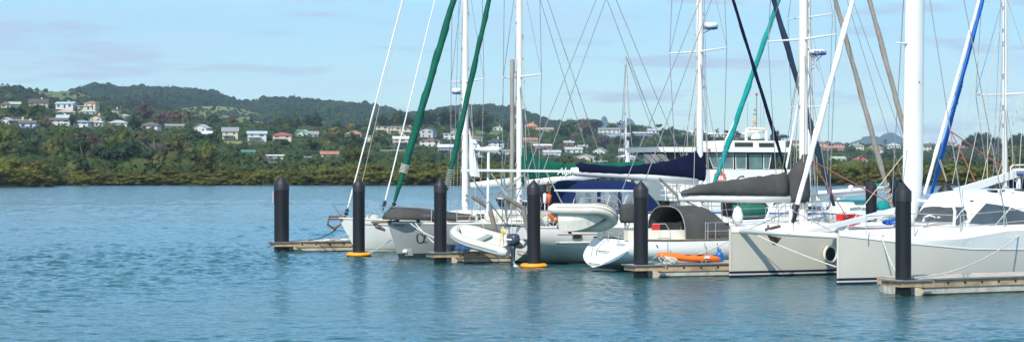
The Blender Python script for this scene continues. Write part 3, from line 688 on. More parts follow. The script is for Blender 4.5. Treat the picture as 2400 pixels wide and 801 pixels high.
# ---- hanging grey dinghy (bow up-left) ------------------------------------------------
def rib(root, O, bow, up, L, W, rt, m, m2, hullm, hull=True, trim=LGREY, nosef=.42, dep=.35):
    """inflatable with rigid hull. O is the middle of the transom line, bow and up are directions"""
    x = Vector(bow).normalized(); z = Vector(up); z = (z-x*z.dot(x)).normalized(); y = z.cross(x)
    w = lambda a, s, h: O+x*a+y*s+z*h
    pts = []
    for sd in (-1,):
        pass
    base = [(-.25,-W/2,.02),(0,-W/2,.02)]+[(L*(1-nosef)*i/4, -W/2, .02) for i in range(1,5)]
    nose = []
    for i in range(1,12):
        a = math.pi*i/12; nose.append((L*(1-nosef)+L*nosef*math.sin(a)**.8, -W/2*math.cos(a), .02+.10*math.sin(a)))
    path = base+nose+[(q[0], -q[1], q[2]) for q in reversed(base)]
    rs = [rt*.45]+[rt]*(len(path)-2)+[rt*.45]
    path[0] = (-.34,)+path[0][1:]; path[-1] = (-.34,)+path[-1][1:]
    path.insert(1, (-.2,-W/2,.02)); rs.insert(1, rt*.9); path.insert(-1, (-.2,W/2,.02)); rs.insert(-1, rt*.9)
    P3 = [w(*q) for q in path]
    b = MB(); b.tube(P3, rs, 14, updir=z); tube = b.build('inflatable_tube', m, root, smooth=True)
    # rubbing strip around the outside
    for hz in (-.05,.06):
        b = MB(); sp = []
        for i, q in enumerate(path[2:-2]):
            j = i+2; t = (P3[j+1]-P3[j-1]).normalized(); o = t.cross(z).normalized(); sp.append(P3[j]+o*(rt+.005)+z*hz*1.0)
        b.tube(sp, .016, 5); b.build('rubbing_strip', trim, tube)
    # rigid V hull
    if hull:
        rg = []
        for i in range(9):
            f = i/8; a = L*.93*f; hw = (W/2)*(1 if f < .5 else math.cos((f-.5)/.5*math.pi/2)**.7*.98+.02); dv = dep*(1-.75*f**2.5); up_ = .28*f**3
            rg.append([w(a,-hw,-.02+up_), w(a,-hw*.62,-dv*.5+up_), w(a,-hw*.55,-dv*.58+up_), w(a,0,-dv+up_), w(a,hw*.55,-dv*.58+up_), w(a,hw*.62,-dv*.5+up_), w(a,hw,-.02+up_)])
        b = MB(); b.loft(rg, closed=True); b.build('rigid_hull', hullm, root)
    b = MB(); M = Matrix((x,y,z)).transposed(); c = w(.02,0,-.05); 
    q = [w(0,-W/2+rt*.7,-.22),w(.05,-W/2+rt*.7,-.22),w(.05,W/2-rt*.7,-.22),w(0,W/2-rt*.7,-.22),w(0,-W/2+rt*.7,.14),w(.05,-W/2+rt*.7,.14),w(.05,W/2-rt*.7,.14),w(0,W/2-rt*.7,.14)]; b.hexa(q); b.build('transom_board', hullm, root)
    b = MB(); a = L*.42; q = [w(a,-W/2,.1),w(a+.24,-W/2,.1),w(a+.24,W/2,.1),w(a,W/2,.1),w(a,-W/2,.14),w(a+.24,-W/2,.14),w(a+.24,W/2,.14),w(a,W/2,.14)]; b.hexa(q); b.build('thwart', LGREY, root)
    return w
cD = f3.p(1193,574,.3); cD = P(1192, 580, 78.2)
d1 = empty('inflatable_dinghy', cD, 'pale grey inflatable dinghy with outboard motor, hanging left of the fourth pile', 'dinghy', )
bowd = Vector((-.80,.56,.20)); wD = rib(d1, cD, bowd, (.04,-.36,1), 2.4, 1.08, .19, HYG, HYG, WHITE)
b = MB(); pts = [wD(L_, -.62-.0, .235) for L_ in (.3,.8,1.3,1.8)]; b.tube([p+Vector((0,0,.0)) for p in pts], .014, 5); b.build('grab_line', DROPE, d1)
om = MB(); oo = wD(-.12, 0, .1); up = Vector((0,0,1)); bk = Vector((.5,-.75,0)).normalized(); sdv = Vector((.83,.55,0))
def sect(c, a, bb, n=12, p=.6): return [Vector(c)+bk*(a*math.copysign(abs(math.cos(w))**p, math.cos(w)))+sdv*(bb*math.copysign(abs(math.sin(w))**p, math.sin(w))) for w in [2*math.pi*j/n for j in range(n)]]
oc = oo+bk*.12
om.smooth = True; om.loft([sect(oc+up*z, a, bb) for z, a, bb in ((.05,.16,.12),(.08,.26,.17),(.2,.29,.19),(.36,.27,.185),(.43,.22,.15),(.45,.1,.06))]); out = om.build('outboard_motor', DKM, d1)
b = MB(); b.smooth = True; b.loft([sect(oc+up*z, a, bb) for z, a, bb in ((.05,.13,.10),(-.15,.10,.07),(-.4,.085,.055),(-.62,.1,.045),(-.66,.17,.05),(-.7,.12,.03),(-.86,.08,.02))]); b.build('motor_leg', DKM, out)
b = MB(); b.slab([oc+up*.22+sdv*.195-bk*.2, oc+up*.22+sdv*.195+bk*.2, oc+up*.27+sdv*.192+bk*.2, oc+up*.27+sdv*.192-bk*.2], sdv*.004)
b.slab([oc+up*.22-sdv*.195-bk*.2, oc+up*.22-sdv*.195+bk*.2, oc+up*.27-sdv*.192+bk*.2, oc+up*.27-sdv*.192-bk*.2], sdv*-.004); b.build('cowl_stripe', WHITE, out)
b = MB(); pc = oc-up*.74+bk*.17; b.lathe(pc-bk*.1, [(.05,0),(.05,.12),(.02,.16)], 10, axis=bk)
for k in range(3):
    a = k*2.09; d = sdv*math.cos(a)+up*math.sin(a); b.tube([pc, pc+d*.07, pc+d*.13], [.02,.055,.02], 6, flat=.3, updir=bk)
b.build('propeller', CREAM, out)
for q, r_ in ((wD(.15,.35,.15),.018),(wD(.15,-.3,.15),.018)): wire(d1, [q, P(1178,530,79)], .016, YEL, 'lifting_strap')
wire(d1, [wD(2.1,0,.1), P(1119,470,82)], .013, WIREL, 'lifting_line'); wire(d1, [wD(1.2,-.2,.1), P(1119,470,82)], .013, WIREL, 'lifting_line')

# ---- boat 4: white yacht, sugar scoop stern left, grey covers -----------------------------
f4, b4 = yacht('sailing_yacht', 1440, 75.0, 24, 'white yacht with sloping bright transom, grey spray hood and dark grey boom cover')
h4 = Hull(f4, 13.3, 3.9, 'R', [(0,1.5),(.2,1.3),(.6,1.1),(.9,1.07),(1,1.1)], rake=1.4, stern=.84, trake=0, p=2.5, zkst=.12, zk=-.5, full=2.0)
# reverse transom: bottom further aft than the top
def spos4(t, v):
    a = t*h4.L + h4.rake*v*max(0, 1-t*4)**1.5 + .85*v*max(0, (t-.9)/.1)
    return h4.L-a
h4.spos = spos4; h4.pst = 4.2
H4M = hullmat('white_hull_paint', (.74,.74,.71), [(-.7,.02,(.02,.03,.03))], dirt=.15)
h4.build(b4, H4M, WHITE, rail=TEAK); coachroof(b4, h4, .27, .66, 1.05, .42, CREAM, GLASS)
sidewin(h4, b4, 1694, 553, .01, .01)
b = MB()
for px, py in ((1408,588),(1395,617)):
    q = f4.p(px, py, -.1); 
    v = (1.1-q.z)/(1.1-.12); c = f4.w(-.85*v-.02, -.35, q.z); c2 = f4.w(-.85*v-.02, .35, q.z); out_ = -f4.u*.07
    b.tube([c, c+out_, c2+out_, c2], .018, 6); b.lathe(c, [(.04,0),(.03,.03)], 8, axis=-f4.u); b.lathe(c2, [(.04,0),(.03,.03)], 8, axis=-f4.u)
b.build('boarding_step', STEEL, b4, smooth=True)
text('transom_lettering', 'BCEANA', .16, f4.w(-.22,.55,.9), (f4.n), (f4.u*.6+Vector((0,0,.75))), GREYPAD, b4); 
b = MB()
for o in (1.3,-1.3,.5,-.3):
    b.tube([f4.w(.35,o,1.12), f4.w(-.05,o,1.35) if abs(o) < 1 else f4.w(.3,o,1.7), f4.w(-.12,o,.98) if abs(o) < 1 else f4.w(.25,o,2.6)], .02, 6)
b.build('stern_post', STEEL, b4, smooth=True)
m4, mp4, s4 = rig(b4, h4, f4, 1883, 18.9, .34, [(8.3,2.35,-.1),(13,1.8,-.1)], halyards=4)
pulpit(b4, h4); lifelines(b4, h4, .15, .8, 6); lifelines(b4, h4, .2, .8, 5, side=-1)
b = MB(); b.smooth=True; b.tube([f4.p(1590,462), f4.p(1700,465), f4.p(1880,467)], .125, 10, flat=1.15); b.build('boom', WHITE2, b4)
b = MB(); b.tube([f4.p(1588,458), f4.p(1545,418)], .05, 6); b.tube([f4.p(1588,462), f4.p(1650,492)], .03, 5); b.build('boom_end_fitting', GREYL, b4)
sailcover(b4, f4, [(1592,455,458),(1602,446,458),(1640,432,458),(1690,425,459),(1740,418,460),(1800,411,461),(1842,403,462)], GREY, .46)
def cov(b):
    b.smooth = True; rg = []
    for i, (a_, bb, y) in enumerate([(1850,1893,474),(1847,1897,455),(1846,1897,430),(1848,1896,408),(1862,1896,392),(1874,1895,375),(1876,1890,362)]):
        c0 = f4.p(a_, y); c1 = f4.p(bb, y); c = (c0+c1)/2; w = (c1-c0).length/2
        rg.append([c+f4.u*(w*math.cos(q)*(1+.05*math.sin(3*q+i)))+f4.n*(.30*math.sin(q)*(1+.12*math.sin(5*q+i*2))) for q in [2*math.pi*j/14 for j in range(14)]])
    b.loft(rg)
b = MB(); cov(b); b.build('mast_cover', GREY, b4)
wrapped(b4, 'furled_headsail', f4.p(2172,498), mp4(18.7), .105, GREYL, twist=6)
wrapped(b4, 'furled_headsail', f4.p(2091,486), mp4(14.0), .105, GREYL, twist=6, wraps=[(.03,.08,3)])
# spray hood, open towards the stern
sA = f4.s_at(1562, 0); sB = f4.s_at(1722, 1.2)
canopy(b4, f4, sA, sB, 1.42, 1.12, 2.24, GREY, 'spray_hood', open_left=True, front=.5, aft=None, sup=.74)
b = MB(); b.tube([f4.w(sA-.01, 1.42*math.copysign(abs(math.cos(a))**.74, math.cos(a)), 1.12+1.12*abs(math.sin(a))**.74) for a in [math.pi*j/16 for j in range(17)]], .018, 6); b.build('hood_frame', GREYL, b4)
b = MB(); b.box(f4.w(sB-1.0,0,1.35), (1.6,2.3,.6), f4.a); b.build('companionway', BLK, b4)
b = MB(); b.box(f4.w(sA-1.0,1.05,1.25), (2.3,.3,.35), f4.a); b.box(f4.w(sA-1.0,-1.05,1.25), (2.3,.3,.35), f4.a); b.build('cockpit_coaming', CREAM, b4)
b = MB(); b.lathe(f4.w(sA+.05,1.0,1.42), [(.13,0),(.11,.05),(.1,.2),(.13,.26),(.06,.3)], 12); b.build('winch', BLK, b4, smooth=True)
b = MB(); b.box(f4.w(sA-.9,.9,1.5), (.22,.2,.28), f4.a); b.build('fuel_can', REDM, b4)
b = MB()
for px in (1665,): pass
q = f4.p(1659,522,1.8); q2 = f4.p(1677,522,1.8); b.tube([f4.p(1659,560,1.8), q, q2, f4.p(1677,560,1.8)], .015, 6); b.build('boarding_gate', STEEL, b4, smooth=True); b = MB(); b.tube([f4.p(1530,524,1.6), f4.p(1560,524,1.6), f4.p(1570,540,1.6), f4.p(1572,566,1.6)], .015, 6); b.build('side_rail', STEEL, b4, smooth=True)
# solar panel over the stern with its frame
b = MB(); A = f4.p(1345,449,.5); Bq = f4.p(1484,449,.5); b.slab([A,Bq,Bq+f4.n*-1.6,A+f4.n*-1.6],(0,0,.06)); b.build('solar_panel', SOLAR, b4)
b = MB(); b.tube([f4.p(1365,512,.6), f4.p(1358,475,.6), f4.p(1372,464,.6), f4.p(1410,463,.6), f4.p(1440,472,.6), f4.p(1462,512,.6)], .028, 7)
b.tube([f4.p(1430,452,.4), f4.p(1452,470,.4), f4.p(1462,500,.4)], .022, 6); b.tube([f4.p(1390,452,-.3), f4.p(1385,495,-.3)], .022, 6); b.tube([f4.p(1470,452,.4), f4.p(1462,478,.4), f4.p(1478,452,.4)], .018, 6); b.tube([f4.p(1375,475,.2), f4.p(1420,475,.2)], .015, 5)
b.tube([f4.p(1463,512,.9), f4.p(1470,568,.9)], .03, 6); b.tube([f4.p(1461,512,.9), f4.p(1488,568,.9)], .02, 6); b.build('stern_arch', STEEL, b4, smooth=True)
b = MB(); b.smooth=True; rg = []
for i in range(6):
    z = i/5; py = lerp(522,478,z); c = f4.p(1473, py, .8); k = (.85,1,.98,1.02,1.0,.85)[i]
    rg.append([c+f4.u*(.30*k*math.copysign(abs(math.cos(q))**.5,math.cos(q)))+f4.n*(.22*k*math.copysign(abs(math.sin(q))**.5,math.sin(q))) for q in [2*math.pi*j/12 for j in range(12)]])
b.loft(rg); b.build('covered_outboard', GREY, b4)
clutter(b4, h4, [(.2,.2,'winch'),(.24,.5,'coil'),(.3,.75,'vent'),(.42,.8,'vent'),(.36,-.6,'box'),(.12,0,'winch'),(.33,.3,'hatch'),(.5,.8,'coil'),(.16,.5,'fender')])
b = MB()
for k in range(26):
    t = rnd.uniform(.12,.52); q = h4.deck(t, rnd.uniform(-.8,.9), rnd.uniform(.05,.4)); q2 = h4.deck(t+rnd.uniform(-.06,.06), rnd.uniform(-.8,.9), rnd.uniform(.05,.7)); b.tube([q,q2], .012, 4)
b.build('running_rigging', WIREL, b4)
b = MB(); b.smooth=True; q = h4.deck(.5,.4,.5); b.lathe(f4.p(1729,508,.9)-Vector((0,0,.3)), [(.02,-.05),(.17,.1),(.2,.35),(.12,.6),(.03,.68)], 10); b.build('wrapped_ball_fender', SAILW, b4)

for px, y1_ in ((1565,592),(1652,580),(1681,588)): 
    q = f4.p(px, 568, 1.97); wire(b4, [q, Vector((q.x,q.y,f4.z_at(px,y1_,1.97)))], .012, STEEL, 'hanging_line')
# ---- white dinghy hanging by the stern of boat 4 ---------------------------------------
cE = P(1318, 511, 72.4)
d2 = empty('inflatable_dinghy', cE, 'white weathered inflatable dinghy tilted to show its rigid hull, hanging left of the fifth pile', 'dinghy')
CREAMW = mat('stained_white_gelcoat', (.62,.60,.53), .45, .08, 2.5, dirt=.5, dirtcol=(.36,.32,.24))
wE = rib(d2, cE, (.93,-.36,.0), (0,.62,.8), 1.74, 1.02, .195, HYP, HYP, CREAMW, trim=HYG, nosef=.40, dep=.55)
b = MB(); pc = P(1333,530,72.6); b.tube([pc+Vector((0,.3,.3)), pc], [.05,.04], 6)
for k in range(4):
    a = k*1.57+.5; d = Vector((math.cos(a),-.3*math.sin(a),math.sin(a))); b.tube([pc-Vector((0,0,.1)), pc+d*.12-Vector((0,0,.1)), pc+d*.2-Vector((0,0,.1))],[.03,.06,.02],6,flat=.4)
b.tube([pc, pc-Vector((-.02,0,.25))],[.04,.035],6); b.build('outboard_leg', BLK, d2)
for px in (1340,1420): wire(d2, [P(px,487,73.6), P(px+10,455,74.5)], .012, WIREL, 'lifting_line')

# ---- loose gear ----------------------------------------------------------------------
lb = empty('lifebuoy', P(1303,498,79.4), 'orange horseshoe lifebuoy on the stern rail, between the fourth pile and the white dinghy', 'lifebuoy')
c = lb.location.copy(); b = MB(); b.smooth=True; pts = [c+Vector((math.cos(w)*.25+.03, .1*math.cos(w), math.sin(w)*.27)) for w in [R(45+270*i/18) for i in range(19)]]; b.tube(pts, [.06]+[.085]*17+[.06], 9); b.build('ring', ORINGM, lb)
for w in (R(110), R(180), R(250)):
    b = MB(); q = c+Vector((math.cos(w)*.25+.03,.1*math.cos(w),math.sin(w)*.27)); t = Vector((-math.sin(w),0,math.cos(w))); b.tube([q-t*.03,q+t*.03], .092, 9); b.build('band', HYG, lb)
db = empty('dan_buoy', P(1285,535,80.5), 'tall thin marker pole with an orange float and yellow flag, right of the fourth pile', 'marker buoy')
b = MB(); b.tube([P(1285,537,80.5), P(1285,425,80.5)], .03, 6); b.build('pole', mat('salmon_pole',(.5,.16,.09),.6), db)
b = MB(); b.smooth=True; b.lathe(P(1285,478,80.5), [(.03,0),(.09,.06),(.13,.2),(.13,.34),(.05,.4)], 12); b.build('orange_float', ORINGM, db)
b = MB(); A = P(1285,427,80.5); b.add([A, A+Vector((.10,.05,-.25)), A+Vector((.06,.02,-.5)), A+Vector((-.02,0,-.55)), A+Vector((0,.02,0)), A+Vector((.10,.07,-.25)), A+Vector((.06,.04,-.5)), A+Vector((-.02,.02,-.55))],[(0,1,2,3),(7,6,5,4),(0,4,5,1),(1,5,6,2),(2,6,7,3)]); b.build('flag', YEL, db)
b = MB(); b.smooth=True; b.lathe(P(1277,477,80.3), [(.02,0),(.07,.04),(.07,.36),(.02,.4)], 8); b.tube([P(1277,520,80.3),P(1277,470,80.3)],.015,5); b.build('white_light_float', WHITE, db)
# kayak on finger 5
kf = F5; KO = -.45; kx = kf.s_at(1541, KO); kx2 = kf.s_at(1686, KO) 
ky = empty('kayak', kf.w((kx+kx2)/2, KO, .44), 'bright orange sit on top kayak lying on the dock finger beside the white hull', 'kayak')
LK = kx2-kx; b = MB(); b.smooth=True; rg = []
for i in range(21):
    f = i/20; s = kx+LK*f; wdt = .34*max(.03, math.sin(math.pi*min(1, max(0, .02+f*.96)))**.55); up_ = .20*(1-f)**3+.02*f**4; ht = .25*(.5+.5*math.sin(math.pi*f)**.5)
    zc = .445+up_; rr = []
    for j in range(14):
        w = 2*math.pi*j/14; rr.append(kf.w(s, KO+wdt*math.cos(w), zc+ht*.5+ht*.5*math.sin(w)*(1 if math.sin(w) < 0 else (.85 if .35<f<.7 else 1.2))))
    rg.append(rr)
b.loft(rg); kb = b.build('hull', KAY, ky)
b = MB(); 
for ka, kb2 in ((.4,.52),(.56,.75)):
    pts = [kf.w(kx+LK*lerp(ka,kb2,.5)+LK*(kb2-ka)*.5*math.cos(w), KO+.2*math.sin(w), .45+.265) for w in [2*math.pi*j/12 for j in range(12)]]; b.slab(pts, (0,0,-.01))
b.build('seat_well', mat('dark_orange_plastic',(.4,.06,.01),.5), ky)
b = MB(); b.tube([kf.w(kx+.02,KO,.95), kf.w(kx-.04,KO,1.05)], .02, 5); b.tube([kf.w(kx+LK*.9,KO,.7), kf.w(kx+LK*.99,KO,.62)], .012, 5); b.build('carry_handle', BLK, ky)
b = MB(); q = kf.w(kx+LK*.68, KO+.34, .60); b.slab([q, q+kf.u*.22, q+kf.u*.20+Vector((0,0,.07)), q+kf.u*.03+Vector((0,0,.07))], kf.n*.01); b.build('side_emblem', WHITE, ky)
def can(b):
    q = kf.w(kf.s_at(1686,-.9), -.9, .44); b.smooth=True
    b.lathe(q, [(.1,0),(.13,.02),(.135,.24),(.1,.31),(.035,.34),(.03,.39)], 12); b.torus(q+Vector((0,0,.38)), .05, .018, ax=(0,1,0), n=12, m=5)
one('water_container', BLUEP, 'bright blue plastic container standing at the right end of the orange kayak', 'container', can)
def coil(b):
    q = kf.w(kf.s_at(1570,.0), .0, .46)
    for k in range(6): b.torus(q+Vector((rnd.uniform(-.2,.2),rnd.uniform(-.1,.1),.02+k*.03)), rnd.uniform(.1,.2), .02, ax=(rnd.uniform(-.4,.4),rnd.uniform(-.6,.1),1), n=16, m=5)
    b.tube([q, q-kf.u*.3+Vector((0,0,.22)), q-kf.u*.42+Vector((0,0,.2)), q-kf.u*.3+Vector((0,0,.05))], .02, 5)
one('rope_pile', ROPE, 'tangled white mooring rope on the dock finger in front of the kayak bow', 'rope', coil)
# bag and box on finger 3
def bag(b):
    q = F3.w(F3.s_at(1082,-.4), -.4, .44); b.smooth=True; b.lathe(q, [(.3,0),(.32,.08),(.24,.2),(.1,.26),(.02,.27)], 10)
one('folded_cover', mat('blue_black_cloth',(.012,.05,.16),.8,.6,6), 'small blue and black bundle on the dock finger below the grey hull', 'bundle', bag)
one('dock_box', mat('grey_crate',(.14,.14,.14),.7,.2,5), 'low grey crate on the dock finger right of the third pile', 'crate', lambda b: b.box(F3.w(F3.s_at(1066,-.7), -.7, .56), (.5,.4,.24), F3.a))
def dock_cloth(b):
    for s, o in ((2.2,.3),(3.0,.1),(4.4,.4),(5.6,.1),(3.6,-.4)):
        q = F1.w(s, o, .445); b.torus(q-F1.n*.7+Vector((0,0,.03)), .2, .035, n=16, m=5)
    b.tube([F1.w(2.2,-.3,.47), F1.w(3.2,-.6,.47), F1.w(4.4,-.3,.47)], .02, 5)
one('rope_coils', ROPE, 'pale rope coils lying on the leftmost dock finger', 'rope', dock_cloth)

# ---- mooring lines ---------------------------------------------------------------------
def mline(a, b_, s, lb, m=ROPE, r=.02): one('mooring_rope', m, lb, 'rope', lambda b: b.tube(sag(a, b_, s), r, 5), True)
mline(f1.w(-.1,0,1.0), F1.w(F1.s_at(722,-.3), -.3, .47), .1, 'dark rope from the anchor of the white yacht down to the leftmost dock finger', DROPE, .022)
mline(f1.w(.35,.1,.8), F1.w(F1.s_at(738,-.6), -.6, .47), .12, 'pale rope from the white bow down to the leftmost dock finger')
mline(h2.side_at(.02,.95,1,.0), P(858,596,87), .05, 'white rope from the grey bow down to the orange ring on the second pile', ROPE, .024)
for k, (x0, o) in enumerate(((962,0),(974,.1))):
    mline(P(x0,523,83.4), P(1022,558+k*14,80.6), .05, ('upper' if k == 0 else 'lower')+' of the two white ropes from the grey deck to the third pile', ROPE, .024)
mline(P(1704,566,72.6), P(1575,613,70.6), .08, 'white rope from the white hull down to the tangle beside the kayak', ROPE, .022)
mline(P(1541,598,70.6), P(1520,612,70.3), .01, 'short thin line holding the kayak bow near the fifth pile', WIREL, .014)

# ---- catamaran --------------------------------------------------------------------------
fc = Frame(1966, 65.8, 33); cat = empty('catamaran', fc.O, 'large pale grey catamaran with a thick white mast, at the right in front', 'catamaran')
CATM = hullmat('pale_grey_catamaran_paint', (.50,.475,.415), [(-.8,.07,(.012,.016,.035)),(.12,.2,(.012,.016,.035))], rough=.3, dirt=.0)
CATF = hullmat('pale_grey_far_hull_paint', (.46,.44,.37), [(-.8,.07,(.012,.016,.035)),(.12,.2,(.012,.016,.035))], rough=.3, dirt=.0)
def cathull(fr, off0, L, name, far=False):
    """slab sided hull. off0: offset of its centreline from the frame line"""
    B = 1.5; b = MB(); b.smooth = True; N = 40; rgN = []; top = []
    def hb(t): return B/2*(1-(1-min(1, t/.45))**2.0)*.97+.03
    def zg(s): return interp(s, [(0,1.52),(2.5,1.24),(5,1.02),(8,.95),(L,.95)]) if not far else interp(s, [(0,1.50),(L,1.4)])
    def ze(s): return interp(s, [(0,1.64),(2.2,1.50),(3.4,1.36),(4.6,1.40),(6.5,1.62),(L,1.62)]) if not far else interp(s, [(0,1.60),(L,1.52)])
    sec = []
    for i in range(N+1):
        t = (i/N)**1.4; s = t*L; y = hb(t)
        sec.append((s, y, zg(s), ze(s)))
    for sd in (1, -1):
        b.loft([[fr.w(s+.0, off0+sd*y*k, z) for k, z in ((.55,-.55),(.85,-.1),(.94,.3),(.985,.8*zg_),(1.0,zg_))] for s, y, zg_, ze_ in sec], closed=False)
    hl = b.build(name, CATF if far else CATM, cat)
    b = MB(); b.smooth = False
    rg = []
    for s, y, zg_, ze_ in sec:
        ins = min(.17, y*.45); zi = max(ze_+.03, interp(s, [(0,1.66),(3,1.70),(L,1.78)]))
        out = .02; fl = 0 if far else interp(s, [(0,.0),(2,.02),(4.5,.14),(L,.16)])
        rg.append([fr.w(s-.01, off0+(y+out), zg_-.02), fr.w(s-.01, off0+(y+out), zg_+.03), fr.w(s, off0+(y-ins*.3+fl), ze_-.04), fr.w(s, off0+(y-ins*.8+fl*.8), ze_+.012), fr.w(s, off0+max(0,y-ins*3.2), zi), fr.w(s, off0-max(0,y-ins*3.2), zi), fr.w(s, off0-(y-ins), ze_+.012), fr.w(s, off0-(y+out), zg_+.03)])
    b.loft(rg, closed=False); b.build('side_deck', WHITE, hl)
    # rounded stem
    b = MB(); b.tube([fr.w(-.005, off0, 1.60), fr.w(-.005, off0, 1.0), fr.w(.0, off0, 0), fr.w(.08, off0, -.5)], .05, 8); b.build('stem', CATF if far else CATM, hl, smooth=True)
    return hl
cathull(fc, -.02, 13, 'near_hull'); NB = 5.3
# the far hull sits NB metres further away
cathull(fc, -NB, 13, 'far_hull', True)
ff = Frame(1966, 65.8, 33)
# bridge deck
b = MB(); b.hexa([fc.w(5.0,-NB,.9), fc.w(12.5,-NB,.9), fc.w(12.5,-.2,.9), fc.w(5.0,-.2,.9), fc.w(4.4,-NB,1.62), fc.w(12.5,-NB,1.7), fc.w(12.5,-.3,1.7), fc.w(4.4,-.3,1.62)]); b.build('bridge_deck', WHITE, cat)

# front crossbeam with striker post and central spine
b = MB(); b.smooth = True; b.tube([fc.w(.35,-.1,1.48), fc.w(.35,-NB+.1,1.52)], .095, 10); b.build('crossbeam', WHITE, cat)
cm = fc.w(.35, -NB/2, 1.5)
b = MB(); b.tube([cm+Vector((0,0,.0)), cm+Vector((0,0,.78))], [.13,.07], 8, flat=.6, updir=fc.n); b.build('seagull_striker', WHITE, cat)
b = MB(); b.smooth=False; A = fc.w(.5,-NB/2-.0,1.5); sE = fc.s_at(2104,-NB/2); Bq = fc.p(2104, 492, -NB/2); 
v = Vector((0,0,.10)); n_ = fc.n*.09
A2 = fc.p(1892,547,-NB/2)
b.hexa([A2-n_-v*.2, Bq-n_-v, Bq+n_-v, A2+n_-v*.2, A2-n_+v, Bq-n_+v, Bq+n_+v, A2+n_+v]); b.build('bow_spine', WHITE, cat)
for sd in (-.25, -NB+.3): wire(cat, [fc.w(.3, sd, 1.5), cm+Vector((0,0,.75))], .012, STEEL, 'striker_stay')
# wing mast
sm = fc.s_at(2140, -NB/2+.05); zt = 17.2; b = MB(); b.smooth = True
def msec(z, c, w, lean): return [fc.w(sm+lean, -NB/2, z)+fc.u*(c*math.cos(q)*1.0)+fc.n*(w*math.sin(q)) for q in [2*math.pi*j/22 for j in range(22)]]
b.loft([msec(z, c, w, ln) for z, c, w, ln in ((1.75,.16,.12,-.02),(2.0,.22,.15,0.0),(2.9,.36,.21,.02),(3.3,.405,.23,.03),(4.2,.405,.23,.05),(9.2,.385,.22,.13),(13,.34,.19,.19),(16,.25,.14,.24),(zt,.15,.1,.27))]); mc = b.build('wing_mast', WHITE, cat)
b = MB(); q = fc.w(sm-.28,-NB/2+.0,7.72); b.tube([q-fc.u*.34, q+fc.u*.05],[.03,.10],8,flat=.5); b.lathe(q-fc.u*.36, [(.02,-.02),(.05,0),(.03,.04)], 8); b.build('mast_arm', WHITE, mc)
b = MB(); b.lathe(fc.w(sm+.1,-NB/2+.235,6.45), [(.03,0),(.02,.02)], 8, axis=fc.n); b.build('mast_light', REDM, mc)
mtop = fc.w(sm+.25,-NB/2,zt)
wrapped(cat, 'furled_headsail', fc.p(1866,490,-NB/2), mtop, .10, SAILW, twist=9, amp=.2, rend=.6)
b = MB(); a_ = fc.p(1853,528,-NB/2); t_ = (mtop-a_).normalized(); b.tube([a_+t_*.1, a_+t_*.7],[.09,.12],8); b.tube([a_+t_*.15+fc.u*.06, a_+t_*.5+fc.u*.1],[.08,.05],7); b.build('furler_boot', BLK, cat, smooth=True)
j = fc.p(1901,376,-NB/2); wire(cat, [j, fc.p(2092,478,-NB/2)], .016, REDROPE, 'bridle_rope'); wire(cat, [j, fc.p(1985,508,-NB/2)], .016, REDROPE, 'bridle_rope')
for o in (.1, -NB-.1): wire(cat, [mtop, fc.w(7.2,o,1.7)], .012, WIRE, 'shroud')
wire(cat, [fc.w(sm+.1,-NB/2,12.5), fc.w(5.5,-.1,1.7)], .012, WIRE, 'shroud')
for a, b_ in (((2140,380),(1950,600)),): wire(cat, [fc.w(.3,-.2,1.55), fc.w(sm-.1,-NB/2,4.3)], .012, WIREL, 'stay')
# coachhouse
# local helper: cabin spans both hulls, front face looks over the bows
c0 = fc.s_at(2272,-1.0)-.2; oN = -.95; oF = -NB+.95
prof = [(0,1.62),(.15,1.95),(.55,2.32),(1.3,2.62),(2.3,2.74),(4.0,2.76),(6.0,2.62),(7.0,2.45)]   # (distance aft of the foot, roof height)
def roofz(s): return interp(s-c0, prof)
b = MB(); b.smooth = True; rg = []
for ds, z in prof:
    s = c0+ds; r_ = []
    for k, (f, dz) in enumerate(((0,0),(.0,.0),(.06,.05),(.25,.10),(.5,.13),(.75,.10),(.94,.05),(1,0),(1,0))):
        o = lerp(oN, oF, f); bulge = -.9*math.sin(math.pi*f)*(1-min(1, ds/3))    # front bows forward
        zz = z+dz*min(1, ds/1.2) if k not in (0, 8) else 1.6
        if k == 0: o += .12
        if k == 8: o -= .12
        r_.append(fc.w(s+bulge, o, zz))
    rg.append(r_)
b.loft(rg, closed=True); ch = b.build('cabin', WHITE, cat)
# side windows, set into the near side of the cabin
def sw(pts, name='side_window'):
    q = []
    for px, py in pts:
        # intersect with inclined side plane: offset goes from oN+.12 at z=1.6 to oN at the roof
        o = oN+.1
        for _ in range(4):
            p_ = fc.p(px, py, o); f = max(0, min(1, (p_.z-1.6)/1.1)); o = oN+.12-.12*f+.012
        q.append(fc.p(px, py, o))
    b = MB(); b.slab(q, fc.n*-.02); b.build(name, GLASSC, ch)
sw([(2272,523),(2280,511),(2312,476),(2335,479),(2368,485),(2367,485.5),(2330,528)]); sw([(2334,528.5),(2371,486.5),(2400,496),(2450,512),(2452,540),(2400,533)])
sw([(2237,527),(2238,519),(2254,496),(2262,491),(2266,496),(2266,512),(2256,521),(2248,527)], 'door_window')
